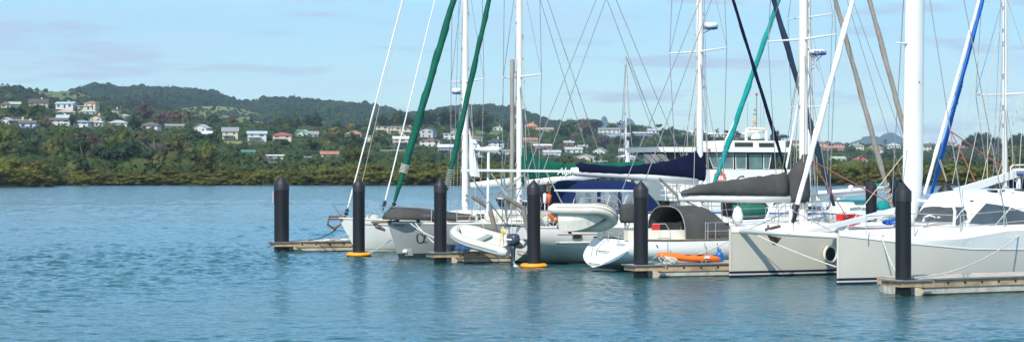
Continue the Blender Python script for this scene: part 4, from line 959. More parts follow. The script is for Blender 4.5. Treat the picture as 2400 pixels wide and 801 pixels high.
# front window band over the bows
def fw(f0, f1, zlo, zhi, name='front_window'):
    q = []; n = 5
    def pt(f, z):
        ds = interp(z, [(1.62,0),(1.95,.15),(2.32,.55),(2.62,1.3)]); o = lerp(oN, oF, f); return fc.w(c0+ds-.9*math.sin(math.pi*f)*(1-min(1, ds/3))-.05, o, z+.03)
    lo = [pt(lerp(f0,f1,i/n), zlo) for i in range(n+1)]; hi = [pt(lerp(f0,f1,i/n), zhi) for i in range(n+1)]
    mid = [pt(lerp(f0,f1,i/n), (zlo*.4+zhi*.6)) for i in range(n+1)]
    b = MB(); b.smooth = True; b.loft([lo, mid, hi], closed=False); b.build(name, GLASSC, ch)
fw(.10,.48,1.80,2.50); fw(.52,.9,1.80,2.50)
b = MB(); b.box(fc.w(c0+3.2,oN-.4,2.86),(.5,.6,.05),fc.a); b.box(fc.w(c0+2.0,oN-.6,2.84),(.45,.4,.04),fc.a); b.build('roof_hatch', GLASS, ch)
b = MB()
for ds in (1.6,2.2,3.8,4.4): b.box(fc.w(c0+ds,oN-.05,2.84),(.12,.06,.09),fc.a)
b.build('roof_fitting', WHITE, ch)
b = MB(); q = [fc.p(2236,529,-.8), fc.p(2238,495,-.8), fc.p(2233,480,-.8), fc.p(2212,473,-1.0), fc.p(2150,470,-1.6)]; b.tube(q, .05, 8); b.tube([fc.p(2164,519,-1.9), fc.p(2166,509,-1.9), fc.p(2178,504,-1.9), fc.p(2190,508,-1.9), fc.p(2196,531,-1.9)], .035, 7); b.build('grab_rail', WHITE, cat, smooth=True)
st = []
for px, pt_, pb in ((2030,507,552),(2143,500,553),(2251,504,560),(2353,494,549),(2470,480,540)):
    o = -.0 if px < 2250 else .35; A = fc.p(px, pb, o); 
    o = .45; A = fc.p(px, pb, o); q = Vector((A.x,A.y,fc.p(px,pt_,o).z)); b = MB(); b.tube([A, q], .018, 5); b.build('stanchion', STEEL, cat); st.append((A,q))
wire(cat, [q for A, q in st], .009, STEEL, 'lifeline'); wire(cat, [A.lerp(q,.5) for A, q in st], .008, STEEL, 'lifeline')
for s, o, z in ((4.15,-.6,1.68),): 
    b = MB(); b.lathe(fc.w(fc.s_at(2265,-.4), -.4, 1.64), [(.17,0),(.15,.04),(.1,.08),(.09,.16),(.13,.2),(.05,.24)], 12); b.build('winch', CREAM, cat, smooth=True)
    b = MB(); b.box(fc.w(fc.s_at(2262,-.35), -.35, 1.62), (.7,.5,.06), fc.a); b.build('winch_base', WHITE, cat)
b = MB(); q = fc.w(fc.s_at(2233,.1), .0, 1.56); b.box(q, (.55,.42,.07), fc.a); hh_ = b.build('hatch', WHITE, cat); b = MB(); b.box(q+Vector((0,0,.04)), (.44,.32,.012), fc.a); b.build('hatch_glass', GLASS, hh_)
b = MB()
for px in (2078,): 
    q = fc.p(2078,552,.3); b.box(q, (.5,.05,.04), fc.a)
b.build('cleat', STEEL, cat)
b = MB()
for k in range(4): b.torus(fc.w(fc.s_at(2100,-1.5)+rnd.uniform(-.2,.2), -1.5+rnd.uniform(-.2,.2), 1.76+.04*k), .16, .05, ax=(rnd.uniform(-.3,.3),rnd.uniform(-.3,.3),1), n=14, m=5)
b.build('blue_rope_coil', BLUEP, cat)
b = MB(); b.tube([fc.w(1.0,-.2,1.68), fc.w(2.5,-.35,1.72), fc.w(5,-.5,1.78)], .012, 4); b.build('deck_line', REDROPE, cat)
# far hull's round port
b = MB(); q = fc.p(1946, 595, -NB+.76); tt = fc.n; b.torus(q, .265, .045, ax=tt, n=26, m=7); pr_ = b.build('round_port', CREAM, cat, smooth=True)
b = MB(); b.slab([q+fc.u*(.255*math.cos(w))+Vector((0,0,.255*math.sin(w)))+fc.n*-.02 for w in [2*math.pi*j/24 for j in range(24)]], fc.n*.02); b.build('port_glass', BLK, pr_)
# anchor under the crossbeam
b = MB(); q = fc.p(1800,540,-NB/2-.6); q = fc.w(.35,-NB+1.5,1.45); b.tube([q+Vector((0,0,.3)), q, q+fc.u*.2-Vector((0,0,.25))],[.03,.04,.05],6); b.slab([q-Vector((0,0,.05)), q+fc.u*.45-Vector((0,0,.12)), q+fc.u*.2-Vector((0,0,.35))], fc.n*.15); b.tube([q+fc.u*-.1+Vector((0,0,.15)), q+fc.u*.5+Vector((0,0,.25))],.05,6); b.build('anchor', RUST, cat)
mline(fc.w(.35,-NB+.8,1.44), fc.w(.4,.0,.55)-fc.u*.5, .05, 'white rope sloping across the far catamaran hull to the near bow', ROPE, .02)
mline(fc.p(2065,550,.3), P(2103,640,60.9), .12, 'white rope drooping from the catamaran deck to the nearest pile', ROPE, .022)
mline(fc.p(2392,549,.7), F6.w(F6.s_at(2145,-.1),-.1,.5), .3, 'long slack white rope from catamaran deck to the nearest dock finger', ROPE, .02)

# ---- second catamaran beyond, mostly hidden ------------------------------------------------
fd = Frame(2146, 88, 30); bd = empty('catamaran', fd.O, 'half hidden white catamaran at right with bright blue furled sail and sloping white spar', 'catamaran')
hd = Hull(fd, 12, 1.7, 'L', [(0,1.7),(1,1.6)], rake=.3, stern=.9, full=2); hd.build(bd, H3M, WHITE)
hd2 = Hull(Frame(2146, 88, 30), 12, 1.7, 'L', [(0,1.7),(1,1.6)], rake=.3, stern=.9, full=2); hd2.fr.O = fd.w(0,-5,0); hd2.build(bd, H3M, WHITE, name='far_hull', deckname='far_deck')
fdc = Frame(2146, 88, 30); fdc.O = fd.w(0,-2.5,0)
b = MB(); b.hexa([fd.w(3,-5,.8),fd.w(11.5,-5,.8),fd.w(11.5,0,.8),fd.w(3,0,.8),fd.w(3.5,-4.7,1.7),fd.w(11.5,-4.7,1.9),fd.w(11.5,-.3,1.9),fd.w(3.5,-.3,1.7)]); b.build('bridge_deck', WHITE, bd)
b = MB(); b.tube([fd.w(.4,0,1.6), fd.w(.4,-5,1.6)], .09, 8); b.build('crossbeam', WHITE, bd)
md, mpd, sd_ = rig(bd, hd, Frame(2146,88,30), 2355, 15.6, .24, [(6.7,1.9,.1),(11,1.5,.1)], halyards=5)
def pd(px, py): return fdc.p(px, py)
b = MB(); A = fd.p(2170,470); Bq = fd.p(2385,406); v = Vector((0,0,.15)); n_ = fd.n*.12; b.hexa([A-n_-v*1.1,Bq-n_-v,Bq+n_-v,A+n_-v*1.1,A-n_+v*.9,Bq-n_+v,Bq+n_+v,A+n_+v*.9]); b.build('bow_spine', WHITE, bd)
tpd = fd.p(2375,-270); wrapped(bd, 'furled_headsail', fd.p(2157,488), fd.p(2298,-10)+(fd.p(2298,-10)-fd.p(2157,488))*.5, .08, SAILW, twist=9, amp=.2, rend=.8)
wrapped(bd, 'furled_headsail', fd.p(2175,484,-.5), fd.p(2306,-10,-.5)+(fd.p(2306,-10,-.5)-fd.p(2175,484,-.5))*.5, .10, BRIGHTB, twist=8, wraps=[(.1,.2,2),(.3,.38,1.5)], wm=TEAL)
b = MB(); b.tube([fd.p(2148,512), fd.p(2160,462)], .07, 7); b.build('furler_boot', BLK, bd, smooth=True)
j = fd.p(2229,308); wire(bd, [j, fd.p(2372,408)], .02, REDROPE, 'bridle_rope'); wire(bd, [j, fd.p(2288,430)], .02, REDROPE, 'bridle_rope')
for a_, c_ in (((2200,374),(2218,424)),((2204,374),(2219,424)),((2296,120),(2232,430)),((2345,60),(2262,436)),((2349,218),(2300,430)),((2316,218),(2314,420)),((2400,218),(2386,450)),((2396,218),(2330,440))):
    wire(bd, [fd.p(*a_), fd.p(*c_)], .011, WIREL, 'rigging_line')
b = MB(); b.smooth=True; b.tube([fd.p(2387,462), fd.p(2387,412)], .10, 10); b.tube([fd.p(2369,410),fd.p(2368,392),fd.p(2374,387),fd.p(2420,386)], .035, 7); b.tube([fd.p(2376,420),fd.p(2385,428)],.03,6); b.build('radar_mast', WHITE, bd)
radome(bd, fd.p(2391,411)+Vector((0,0,0)), .38, .30, None, 'NAV      NET', fr=fd)
b = MB(); b.box(fd.p(2385,450,-1.2), (1.8,1.6,1.1), fd.a); b.build('navy_canopy', BLUE, bd)

# ---- motor vessel ----------------------------------------------------------------------------
fm = Frame(1540, 110, 20); mv = empty('motor_vessel', fm.O, 'white motor vessel with large dark windows and upper deck, behind the boom covers', 'motor boat')
hm = Hull(fm, 16, 4.6, 'L', [(0,2.0),(.3,1.7),(1,1.5)], rake=1.2, stern=.92, full=2.4, p=3); MVM = hullmat('black_vessel_paint', (.012,.013,.016), [(-.8,.1,(.1,.02,.015))], dirt=.1); hm.build(mv, MVM, WHITE, rail=WHITE2)
def mz(py, px=1700, o=1.9): return fm.z_at(px, py, o)
def ms(px, o=1.9): return fm.s_at(px, o)
def mvbox(name, x0, x1, y0, y1, w, m, parent=mv, rk0=0, rk1=0, o=1.9):
    z0, z1 = mz(y1), mz(y0); s0, s1 = ms(x0,o), ms(x1,o); b = MB()
    b.hexa([fm.w(s0+rk0,-w,z0),fm.w(s1+rk1,-w,z0),fm.w(s1+rk1,w,z0),fm.w(s0+rk0,w,z0),fm.w(s0,-w,z1),fm.w(s1,-w,z1),fm.w(s1,w,z1),fm.w(s0,w,z1)]); return b.build(name, m, parent)
mvbox('lower_deckhouse', 1618, 1862, 397, 432, 1.92, WHITE); mvbox('main_cabin', 1600, 1880, 432, 500, 2.05, WHITE)
mvbox('foredeck_bulwark', 1552, 1622, 424, 470, 1.7, WHITE, rk0=.5)
wh = mvbox('wheelhouse', 1556, 1826, 356, 397, 1.9, BLK, rk0=.9, rk1=-.25)
ro = mvbox('wheelhouse_roof', 1538, 1845, 345, 356.5, 2.15, WHITE, rk0=.15)
def mvwin(x0a, x0b, x1a, x1b, y0, y1, m=PANE, name='window', off=1.905, parent=None, fr_=True):
    q = [fm.p(x0b,y1,off+.02),fm.p(x1b,y1,off+.02),fm.p(x1a,y0,off+.02),fm.p(x0a,y0,off+.02)]
    b = MB(); b.slab(q, fm.n*-.015); w_ = b.build(name, m, parent or wh)
    if fr_:
        b = MB(); b.tube(q+[q[0]], .022, 4); b.build('frame', WHITE2, w_)
mvwin(1659,1672,1688,1688,360,394); mvwin(1691,1692,1719,1719,360,396); mvwin(1724,1725,1749,1749,361,396); mvwin(1755,1756,1786,1787,361,396, fr_=False); mvwin(1790,1790,1808,1802,361,397)
mvwin(1598,1614,1648,1656,360,392, fr_=True)
# front raked windows
for k in range(4):
    o0 = 1.75-k*.92; o1 = o0-.8; zt_, zb_ = mz(361), mz(394); s0 = ms(1556)
    b = MB(); q = [fm.w(s0-.02+.87,o0,zb_),fm.w(s0-.02+.87,o1,zb_),fm.w(s0+.06,o1,zt_),fm.w(s0+.06,o0,zt_)]; b.slab(q, fm.u*-.03); b.build('front_window', PANE, wh)
fb = mvbox('flybridge', 1716, 1845, 329, 345, 1.7, WHITE, rk0=-.3, rk1=.0)
mvwin(1722,1722,1765,1765,334,344, GLASS, 'flybridge_window', 1.71, fb, False); mvwin(1779,1779,1815,1815,335,346, GLASS, 'flybridge_window', 1.71, fb, False)
b = MB(); b.tube([fm.p(1749,330,1.2), fm.p(1749,306,1.2), fm.p(1753,302,1.2), fm.p(1792,302,1.2), fm.p(1796,306,1.2), fm.p(1796,330,1.2)], .075, 8); b.build('radar_arch', CREAM, mv, smooth=True)
b = MB(); b.smooth=True; c = fm.p(1772,326,0); b.lathe(c, [(.28,0),(.28,.1),(.2,.25),(.1,.3),(.09,.34)], 12); b.box(c+Vector((0,0,.40)), (1.3,.12,.12), fm.a+.1); b.build('radar_scanner', WHITE, mv)
b = MB(); b.tube([fm.p(1773,302,0), fm.p(1773,222,0)], .03, 6); b.tube([fm.p(1759,300,0), fm.p(1763,298,0), fm.p(1773,288,0)], .02, 5)
for px in (1790,1752,1783): b.tube([fm.p(px,302,.5), fm.p(px,238,.5)], .012, 4)
b.box(fm.p(1768,288,0),(.15,.1,.04),fm.a); b.box(fm.p(1770,268,0),(.2,.1,.1),fm.a); b.box(fm.p(1770,258,0),(.14,.1,.1),fm.a); am = b.build('antenna_mast', GREYL, mv)
b = MB(); b.lathe(fm.p(1766,286,0), [(.06,0),(.07,.08),(.03,.14)], 8); b.build('warning_light', ORANGE, am); b = MB(); b.lathe(fm.p(1773,224,0), [(.06,0),(.06,.12)], 8); b.build('warning_light', REDM, am)
b = MB(); b.box(fm.p(1662,351,2.17),(.12,.06,.1),fm.a); b.build('side_light', REDM, mv)
lbm = empty('lifebuoy', fm.p(1687,413,2.0), 'round orange and white lifebuoy on the motor vessel, behind the teal furled sail', 'lifebuoy')
b = MB(); b.torus(fm.p(1687,413,2.0), .25, .07, ax=fm.n, n=28, m=8); b.build('ring', mat('bright_orange_ring',(.75,.1,.02),.5), lbm, smooth=True)
for a in (.8,2.37,3.94,5.5):
    q = fm.p(1687,413,2.0)+fm.u*(.25*math.cos(a))+Vector((0,0,.25*math.sin(a))); t = fm.u*-math.sin(a)+Vector((0,0,math.cos(a))); b = MB(); b.tube([q-t*.05,q+t*.05], .075, 8); b.build('band', WHITE, lbm)
q = fm.p(1720,431,1.94); text('hull_script', 'Ca', .62, q, fm.u, (0,0,1), NAVYP, mv, shear=.5); q = fm.p(1767,428,1.94); text('hull_script', 'Twi', .5, q, fm.u, (0,0,1), NAVYP, mv, shear=.5)
b = MB()
for px in range(1560,1620,15): b.tube([fm.p(px,470,1.8), fm.p(px,428,1.8)], .025, 5)
for py in (430,446,458): b.tube([fm.p(1548,py,1.8), fm.p(1620,py,1.8)], .022, 5)
b.tube([fm.p(1565,440,1.8), fm.p(1600,466,1.8)], .03, 5); b.build('foredeck_rail', WHITE2, mv)
for i, (x0, x1) in enumerate(((1810,1842),(1847,1860))): mvwin(x0,x0,x1,x1,474,482,BLK,'cabin_window',2.07,mv,False)
mvwin(1690,1690,1790,1806,470,490,BLK,'cabin_window',2.07,mv,False)

# ---- boats behind ----------------------------------------------------------------------------
f5, b5 = yacht('sailing_yacht', 1655, 100, 24, 'white yacht with a teal furled headsail crossing in front of the motor vessel')
h5 = Hull(f5, 12, 3.6, 'L', [(0,1.5),(1,1.35)], rake=1); h5.build(b5, H3M, WHITE, rail=BLUEP); coachroof(b5, h5, .25, .75, 1.0, .5, WHITE, GLASS); pulpit(b5, h5); lifelines(b5, h5, .15, .9, 6)
m5, mp5, s5 = rig(b5, h5, f5, 1894, 17.6, .3, [(6.5,1.7,.1),(10.8,2.0,.1)], halyards=3)
wrapped(b5, 'furled_headsail', f5.p(1668,448), f5.p(1825,0)+(f5.p(1825,0)-f5.p(1668,448))*.45, .135, TEAL, twist=8, wraps=[(.12,.17,3)], wm=TEAL)
rc = f5.p(1917,130,.3); radome(b5, rc, .42, .28, mp5(8.8), 'FURUNO', fr=f5)
b = MB(); b.tube([rc, rc+Vector((-.2,0,-.6)), mp5(8.2)], .03, 5); b.tube([rc+Vector((.2,0,0)), rc+Vector((-.3,0,-.5))], .025, 5); b.tube([rc+Vector((-.3,0,0)), rc+Vector((.05,0,-.75))], .025, 5); b.build('radar_bracket', STEEL, b5)
wire(b5, [f5.p(1745,235), f5.p(1700,330)], .03, SAILW, 'furled_line'); wrapped(b5, 'furled_staysail', f5.p(1838,420,.8), f5.p(1893,120,.8), .05, SAILW)
b = MB(); b.smooth=True; q = f5.p(1705,497,.9); b.lathe(q, [(.05,0),(.35,.3),(.42,1.3),(.38,1.9),(.1,2.2)], 10, axis=f5.u); b.build('covered_tender', mat('dark_green_cover',(.004,.1,.07),.7,.2,3), b5)
fn, bn = yacht('sailing_yacht', 1160, 112, 22, 'small navy hulled yacht behind the fourth pile, with a thin distant mast')
hn = Hull(fn, 11, 3.4, 'L', [(0,2.0),(.2,1.75),(1,1.6)], rake=1.3); NVM = hullmat('navy_hull_paint', (.01,.014,.03), [(.02,.12,(.6,.6,.6))], dirt=.05); hn.build(bn, NVM, WHITE, rail=WHITE2); coachroof(bn, hn, .3, .8, .9, .45, WHITE, GLASS); lifelines(bn, hn, .1, .95, 6); lifelines(bn, hn, .1, .95, 6, side=-1)
mn, mpn, sn = rig(bn, hn, fn, 1467, 9.6, .085, [(5.4,.6,0)], halyards=1, taper=.3); 
b = MB(); b.tube([fn.p(1478,500), fn.p(1470,330)], .10, 8); b.build('lower_mast', WHITE2, bn, smooth=True)
# teal-topped launch and boat with a lowered mast
fl, bl = yacht('motor_launch', 1965, 98, 22, 'small white launch with teal trim on its canopy, above the red bag', 'motor boat')
hl_ = Hull(fl, 6.5, 2.4, 'L', [(0,1.35),(1,1.1)], rake=.8, stern=.9); hl_.build(bl, H3M, WHITE, rail=WHITE2)
def cab(b):
    z0 = fl.z_at(2010,500,.9); z1 = fl.z_at(2010,474,.9); s0 = fl.s_at(1983,.9); s1 = fl.s_at(2000,.9); s2 = fl.s_at(2052,.9)
    b.hexa([fl.w(s0,-.95,z0),fl.w(s2,-.95,z0),fl.w(s2,.95,z0),fl.w(s0,.95,z0),fl.w(s1,-.8,z1),fl.w(s2,-.8,z1),fl.w(s2,.8,z1),fl.w(s1,.8,z1)])
b = MB(); cab(b); b.build('windscreen_canopy', SAILW, bl)
b = MB(); z1 = fl.z_at(2010,473,.9); b.box(fl.w(fl.s_at(2028,.9),0,z1+.03),(1.15,1.9,.09),fl.a); b.tube([fl.p(1992,489,.96), fl.p(2012,486,.96), fl.p(2038,490,.96)],.03,5); b.build('teal_trim', TEAL, bl)
b = MB(); b.smooth=True; b.lathe(fl.p(2068,484,.5), [(.02,-.3),(.3,-.15),(.36,.1),(.2,.45),(.02,.5)], 10, axis=(.6,0,-.8)); b.build('teal_cover', TEAL, bl)
fk, bk_ = yacht('sailing_yacht', 1888, 104, 14, 'white boat carrying its lowered mast lengthwise on struts, behind the dark furled sail', 'sailing yacht')
hk = Hull(fk, 9, 2.8, 'L', [(0,1.5),(1,1.2)], rake=.9, stern=.85); hk.build(bk_, H3M, WHITE, rail=WHITE2); coachroof(bk_, hk, .3, .8, .8, .5, CREAM, GLASS)
b = MB(); b.smooth=True; b.tube([fk.p(1870,456,.5), fk.p(2075,439,.5)], .09, 8); b.tube([fk.p(1870,466,.3), fk.p(1960,458,.3), fk.p(2075,445,.3)], .10, 8); b.lathe(fk.p(1994,445,.5), [(.12,0),(.12,.2),(.05,.24)], 8); b.build('lowered_mast', WHITE2, bk_)
b = MB()
for px in (1905,1930,1965,1978): b.tube([fk.p(px,462,.4), fk.p(px-17,498,.4)], .03, 5); 
b.tube([fk.p(1950,480,.4), fk.p(1985,474,.4)], .025, 5); b.build('strut', STEEL, bk_)
b = MB(); b.smooth=True
for px, py, rr in ((1913,490,.27),(1897,492,.22),(1965,494,.3)): b.lathe(fk.p(px,py+8,.8), [(.02,0),(rr*.8,.08),(rr,.35),(rr*.7,.65),(.03,.8)], 10)
b.build('ball_fenders', HYP, bk_)
one('canvas_bag', REDM, 'red bag on the deck behind the central white spine of the catamaran', 'bag', lambda b: (b.box(fc.p(1986,509,-5.0), (.75,.3,.22), fc.a), b.box(fc.p(1993,521,-5.0), (.4,.3,.3), fc.a+.4)))
b = MB(); 
for px, py in ((1960,440),(2070,440)): pass
# teal bimini strip between the far piles
b = MB(); b.smooth=True; q = [fk.p(2054,433,-1.5), fk.p(2080,430,-1.5), fk.p(2110,431,-1.5)]; b.tube(q, .06, 6); b.slab([fk.p(2054,434,-1.0), fk.p(2112,432,-1.0), fk.p(2112,429,-1.0), fk.p(2070,430,-1.0)], fk.n*-1.0); b.build('teal_bimini', TEAL, bk_)
# ---------------------------------------------------------------- land
RIDGE = [(-700,262),(0,256),(100,254),(220,262),(300,275),(400,298),(520,300),(650,306),(800,312),(870,302),(1000,300),(1100,296),(1180,300),(1300,306),(1420,308),(1550,312),(1650,318),(1760,330),(1850,342),(1920,345),(2100,349),(2250,345),(2400,345),(3100,345)]
RD = [(-700,1250),(0,1250),(700,1300),(900,1500),(1100,1650),(1400,1950),(1800,2050),(2400,2100),(3100,2100)]
FT = [(-700,520),(0,540),(600,580),(900,760),(1100,900),(1400,1150),(1800,1300),(2400,1300),(3100,1300)]
def shore(px): return interp(px, [(-700,395),(-60,398),(100,402),(120,432),(400,438),(900,441),(3100,441)])
def smooth(a): a = max(0, min(1, a)); return a*a*(3-2*a)
def tz(px, d):
    sh = shore(px)
    if d < sh: return -1.2
    ft = interp(px, FT); rd = interp(px, RD); zr = H0+(HY-interp(px, RIDGE))/F*rd
    if d < ft: z = lerp(.15, .9, (d-sh)/(ft-sh)) if d > sh+3 else lerp(-1.2,.15,(d-sh)/3)
    elif d < rd: 
        t = (d-ft)/(rd-ft); z = lerp(.9, zr, t**1.05)
    else: z = lerp(zr, zr*.35, smooth((d-rd)/500))
    X = (px-1200)/F*d
    return z+noise.noise(Vector((X*.012, d*.012, 0)))*3.0*min(1, max(0, (d-ft)/250))*(1 if d < rd else .5)
def hit(px, py):
    d = interp(px, FT)*.9
    while d < interp(px, RD)+60:
        if tz(px, d) >= H0-(py-HY)/F*d: return d
        d += 6
    return interp(px, RD)
def npmesh(name, V, Fc, m, smooth=True):
    me = bpy.data.meshes.new(name); V = np.asarray(V, dtype=np.float32); Fc = np.asarray(Fc, dtype=np.int32); k = Fc.shape[1]
    me.vertices.add(len(V)); me.vertices.foreach_set('co', V.ravel()); me.loops.add(Fc.size); me.loops.foreach_set('vertex_index', Fc.ravel())
    me.polygons.add(len(Fc)); me.polygons.foreach_set('loop_start', np.arange(0, Fc.size, k, dtype=np.int32))
    me.polygons.foreach_set('use_smooth', np.full(len(Fc), smooth)); me.update(calc_edges=True); me.validate(); me.materials.append(m)
    o = bpy.data.objects.new(name, me); C.objects.link(o); return o
def grid(name, pxs, ds, zf, m):
    V = [((px-1200)/F*d, d, zf(px, d)) for px in pxs for d in ds]; n = len(ds)
    Fc = [(i*n+j, (i+1)*n+j, (i+1)*n+j+1, i*n+j+1) for i in range(len(pxs)-1) for j in range(n-1)]
    return npmesh(name, V, Fc, m)
GRASS = leafmat('rough_grass', (.028,.045,.013), (.06,.085,.022), (.10,.115,.035), scale=.02, hv=0)
UND = leafmat('undergrowth_leaves', (.018,.034,.010), (.052,.072,.019), (.10,.088,.036), scale=.09, hv=0)
ds = [396,399,402,405,420]+[432+ i*3 for i in range(5)]+[450+i*14 for i in range(120)]+[2150,2400,2700]
g = grid('terrain', [-700+i*19 for i in range(200)], ds, tz, GRASS); tag(g, kind='structure')

def hill(name, pts, d, dep, m, rough=1.5, base=None, seedz=0, nc=240, rows=16, slump=.8):
    """ridge through photo silhouette pts at distance d; slope falls towards the viewer over dep metres"""
    x0, x1 = pts[0][0], pts[-1][0]; V = []; pxs = [lerp(x0, x1, i/nc) for i in range(nc+1)]; zs = []
    fr_ = list(range(rows+1)); 
    for px in pxs:
        zr = H0+(HY-interp(px, pts))/F*d
        for j in range(rows+5):
            if j <= rows: t = j/rows; dd = d-dep*(1-t); k = (t**slump)
            else: t = (j-rows)/4; dd = d+dep*.6*t; k = 1-.8*smooth(t)
            X = (px-1200)/F*dd
            z = lerp(min(2, zr*.2), zr, k)
            e = math.sin(math.pi*min(1, j/rows)) if j <= rows else .5
            z += (noise.noise(Vector((X*.006, dd*.006, seedz)))*zr*.22*e + noise.noise(Vector((X*.02, dd*.02, seedz+9)))*rough)
            V.append((X, dd, z))
    n = rows+5; Fc = [(i*n+j, (i+1)*n+j, (i+1)*n+j+1, i*n+j+1) for i in range(nc) for j in range(n-1)]
    o = npmesh(name, V, Fc, m); tag(o, kind='structure'); return np.array(V).reshape(nc+1, n, 3)
HF = leafmat('hill_forest', (.010,.022,.010), (.030,.048,.018), (.055,.07,.025), scale=.02, hv=0)
HG = leafmat('hill_pasture', (.07,.11,.025), (.13,.16,.045), scale=.006, hv=0)
HG2 = leafmat('sunlit_pasture', (.10,.13,.03), (.22,.22,.055), (.07,.10,.03), scale=.012, hv=0)
FARM = leafmat('far_mountain_bush', (.02,.035,.02), (.04,.06,.03), scale=.002, hv=0)
hills = []
hB = hill('hills', [(-200,234),(60,230),(150,223),(200,210),(250,206),(300,212),(380,213),(440,217),(480,220),(520,232),(560,246),(600,246),(660,236),(700,234),(760,245),(820,248),(880,254),(950,272),(1000,268),(1050,259),(1100,254),(1140,256),(1200,258),(1240,272),(1275,286),(1310,298),(1400,334),(1500,368)], 3200, 1300, HF, 4, seedz=3); hills.append((hB, 3000, 5200, 1))
hA2 = hill('pasture_hill', [(-400,200),(0,200),(60,207),(120,215),(150,212),(178,212),(205,224),(250,246),(320,285)], 2500, 700, HG, 1.5, seedz=5)
hA = hill('wooded_hill', [(-400,215),(0,219),(50,222),(90,236),(140,253),(200,248),(260,246),(300,252),(360,260),(420,276),(480,302),(560,330)], 1900, 550, HF, 2, seedz=7); hills.append((hA, 1500, 1900, 1.1))
hC = hill('sunlit_hill', [(360,292),(400,268),(440,252),(500,249),(560,254),(640,274),(720,306)], 2450, 500, HG2, 2, seedz=9)
hill('far_mountains', [(1230,330),(1290,292),(1320,284),(1340,280),(1360,287),(1378,279),(1395,279),(1408,284),(1412,274),(1417,272),(1422,276),(1425,286),(1450,291),(1462,284),(1470,277),(1480,279),(1490,291),(1530,300),(1600,330),(1700,360)], 9000, 1500, FARM, 5, seedz=11, nc=400)
hill('far_mountains', [(1960,350),(2000,332),(2018,326),(2022,321),(2040,318),(2062,321),(2070,314),(2085,310),(2096,312),(2110,320),(2125,332),(2180,350)], 9000, 1200, FARM, 3, seedz=13, nc=300)
# forest canopy over the hills
ico = None
def icosphere():
    t = (1+5**.5)/2; v = [(-1,t,0),(1,t,0),(-1,-t,0),(1,-t,0),(0,-1,t),(0,1,t),(0,-1,-t),(0,1,-t),(t,0,-1),(t,0,1),(-t,0,-1),(-t,0,1)]
    v = np.array(v, float); v /= np.linalg.norm(v[0])
    f = [(0,11,5),(0,5,1),(0,1,7),(0,7,10),(0,10,11),(1,5,9),(5,11,4),(11,10,2),(10,7,6),(7,1,8),(3,9,4),(3,4,2),(3,2,6),(3,6,8),(3,8,9),(4,9,5),(2,4,11),(6,2,10),(8,6,7),(9,8,1)]
    return v, np.array(f)
IV, IF = icosphere()
def sub(v, f):
    v = list(map(tuple, v)); c = {}; out = []
    def mid(a, b):
        k = (min(a,b), max(a,b))
        if k not in c:
            m = np.array(v[a])+np.array(v[b]); m /= np.linalg.norm(m); v.append(tuple(m)); c[k] = len(v)-1
        return c[k]
    for a, b, d in f: x, y, z = mid(a,b), mid(b,d), mid(d,a); out += [(a,x,z),(b,y,x),(d,z,y),(x,y,z)]
    return np.array(v), np.array(out)
IV2, IF2 = sub(IV, IF)
def clumps(name, pos, rad, m, seed=1, tall=1.0, rough=.25, hi=False, leaves=0, ls=.3):
    v0, f0 = (IV2, IF2) if hi else (IV, IF); rs = np.random.RandomState(seed); n = len(pos); pos = np.array(pos); rad = np.array(rad)
    V = v0[None]*(1+rs.uniform(-rough, rough, (n, len(v0), 1)))*rad[:,None,None]*np.array([1,1,tall])*rs.uniform(.8,1.2,(n,1,3))+pos[:,None]
    Fc = f0[None]+(np.arange(n)*len(v0))[:,None,None]
    V = V.reshape(-1,3); Fc = Fc.reshape(-1,3)
    if leaves:
        d = rs.normal(size=(n,leaves,3)); d[...,2] = np.abs(d[...,2])*.9; d /= np.linalg.norm(d,axis=2)[...,None]
        c = pos[:,None]+d*rad[:,None,None]*rs.uniform(.75,1.3,(n,leaves,1))*np.array([1,1,tall]); a = rs.normal(size=c.shape); a /= np.linalg.norm(a,axis=2)[...,None]; b_ = rs.normal(size=c.shape); b_ /= np.linalg.norm(b_,axis=2)[...,None]
        s_ = rad[:,None,None]*ls*rs.uniform(.6,1.4,(n,leaves,1)); T = np.stack([c-a*s_, c+b_*s_, c+a*s_], 2).reshape(-1,3)
        Fc = np.concatenate([Fc, np.arange(len(T)).reshape(-1,3)+len(V)]); V = np.concatenate([V, T])
    return npmesh(name, V, Fc, m, False)
CAN = leafmat('forest_canopy', (.010,.022,.010), (.030,.048,.016), (.062,.075,.028), scale=.03, hv=0)
def canopy_on(G, cnt, seed, rmin, rmax, keep=lambda px, d: True):
    rs = random.Random(seed); pos = []; rad = []; n0, n1, _ = G.shape
    while len(pos) < cnt:
        i = rs.random()*(n0-1.01); j = (rs.random()**.6)*(n1-3.01); a, b_ = int(i), int(j); q = G[a,b_]*(1-(i-a))*(1-(j-b_))+G[a+1,b_]*(i-a)*(1-(j-b_))+G[a,b_+1]*(1-(i-a))*(j-b_)+G[a+1,b_+1]*(i-a)*(j-b_)
        px = q[0]/q[1]*F+1200
        if not (-150 < px < 2550) or not keep(px, q[1]): cnt -= .3; continue
        r = rs.uniform(rmin, rmax)*(1.35 if rs.random() < .08 else 1); pos.append((q[0], q[1], q[2]+r*.25)); rad.append(r)
    return pos, rad
p1, r1 = canopy_on(hB, 17000, 1, 3.2, 5.6); tag(clumps('distant_forest', p1, r1, CAN, 1, 1.05, .16, True, 10, .28), 'blue green forest covering the far hills', 'forest', kind='stuff')
p1, r1 = canopy_on(hA, 5500, 2, 3.2, 5.2); tag(clumps('wooded_slope', p1, r1, CAN, 2, 1.1, .2, True, 18, .26), 'dark trees covering the hill behind the houses at the left', 'forest', kind='stuff')
p1, r1 = canopy_on(hC, 1000, 3, 1.2, 2.6, lambda px, d: True); q1, w1 = canopy_on(hA2, 90, 4, 2.5, 4.5)
tag(clumps('scrub', p1+q1, r1+w1, CAN, 3, .9), 'scattered scrub on the sunlit pastures', 'scrub', kind='stuff')

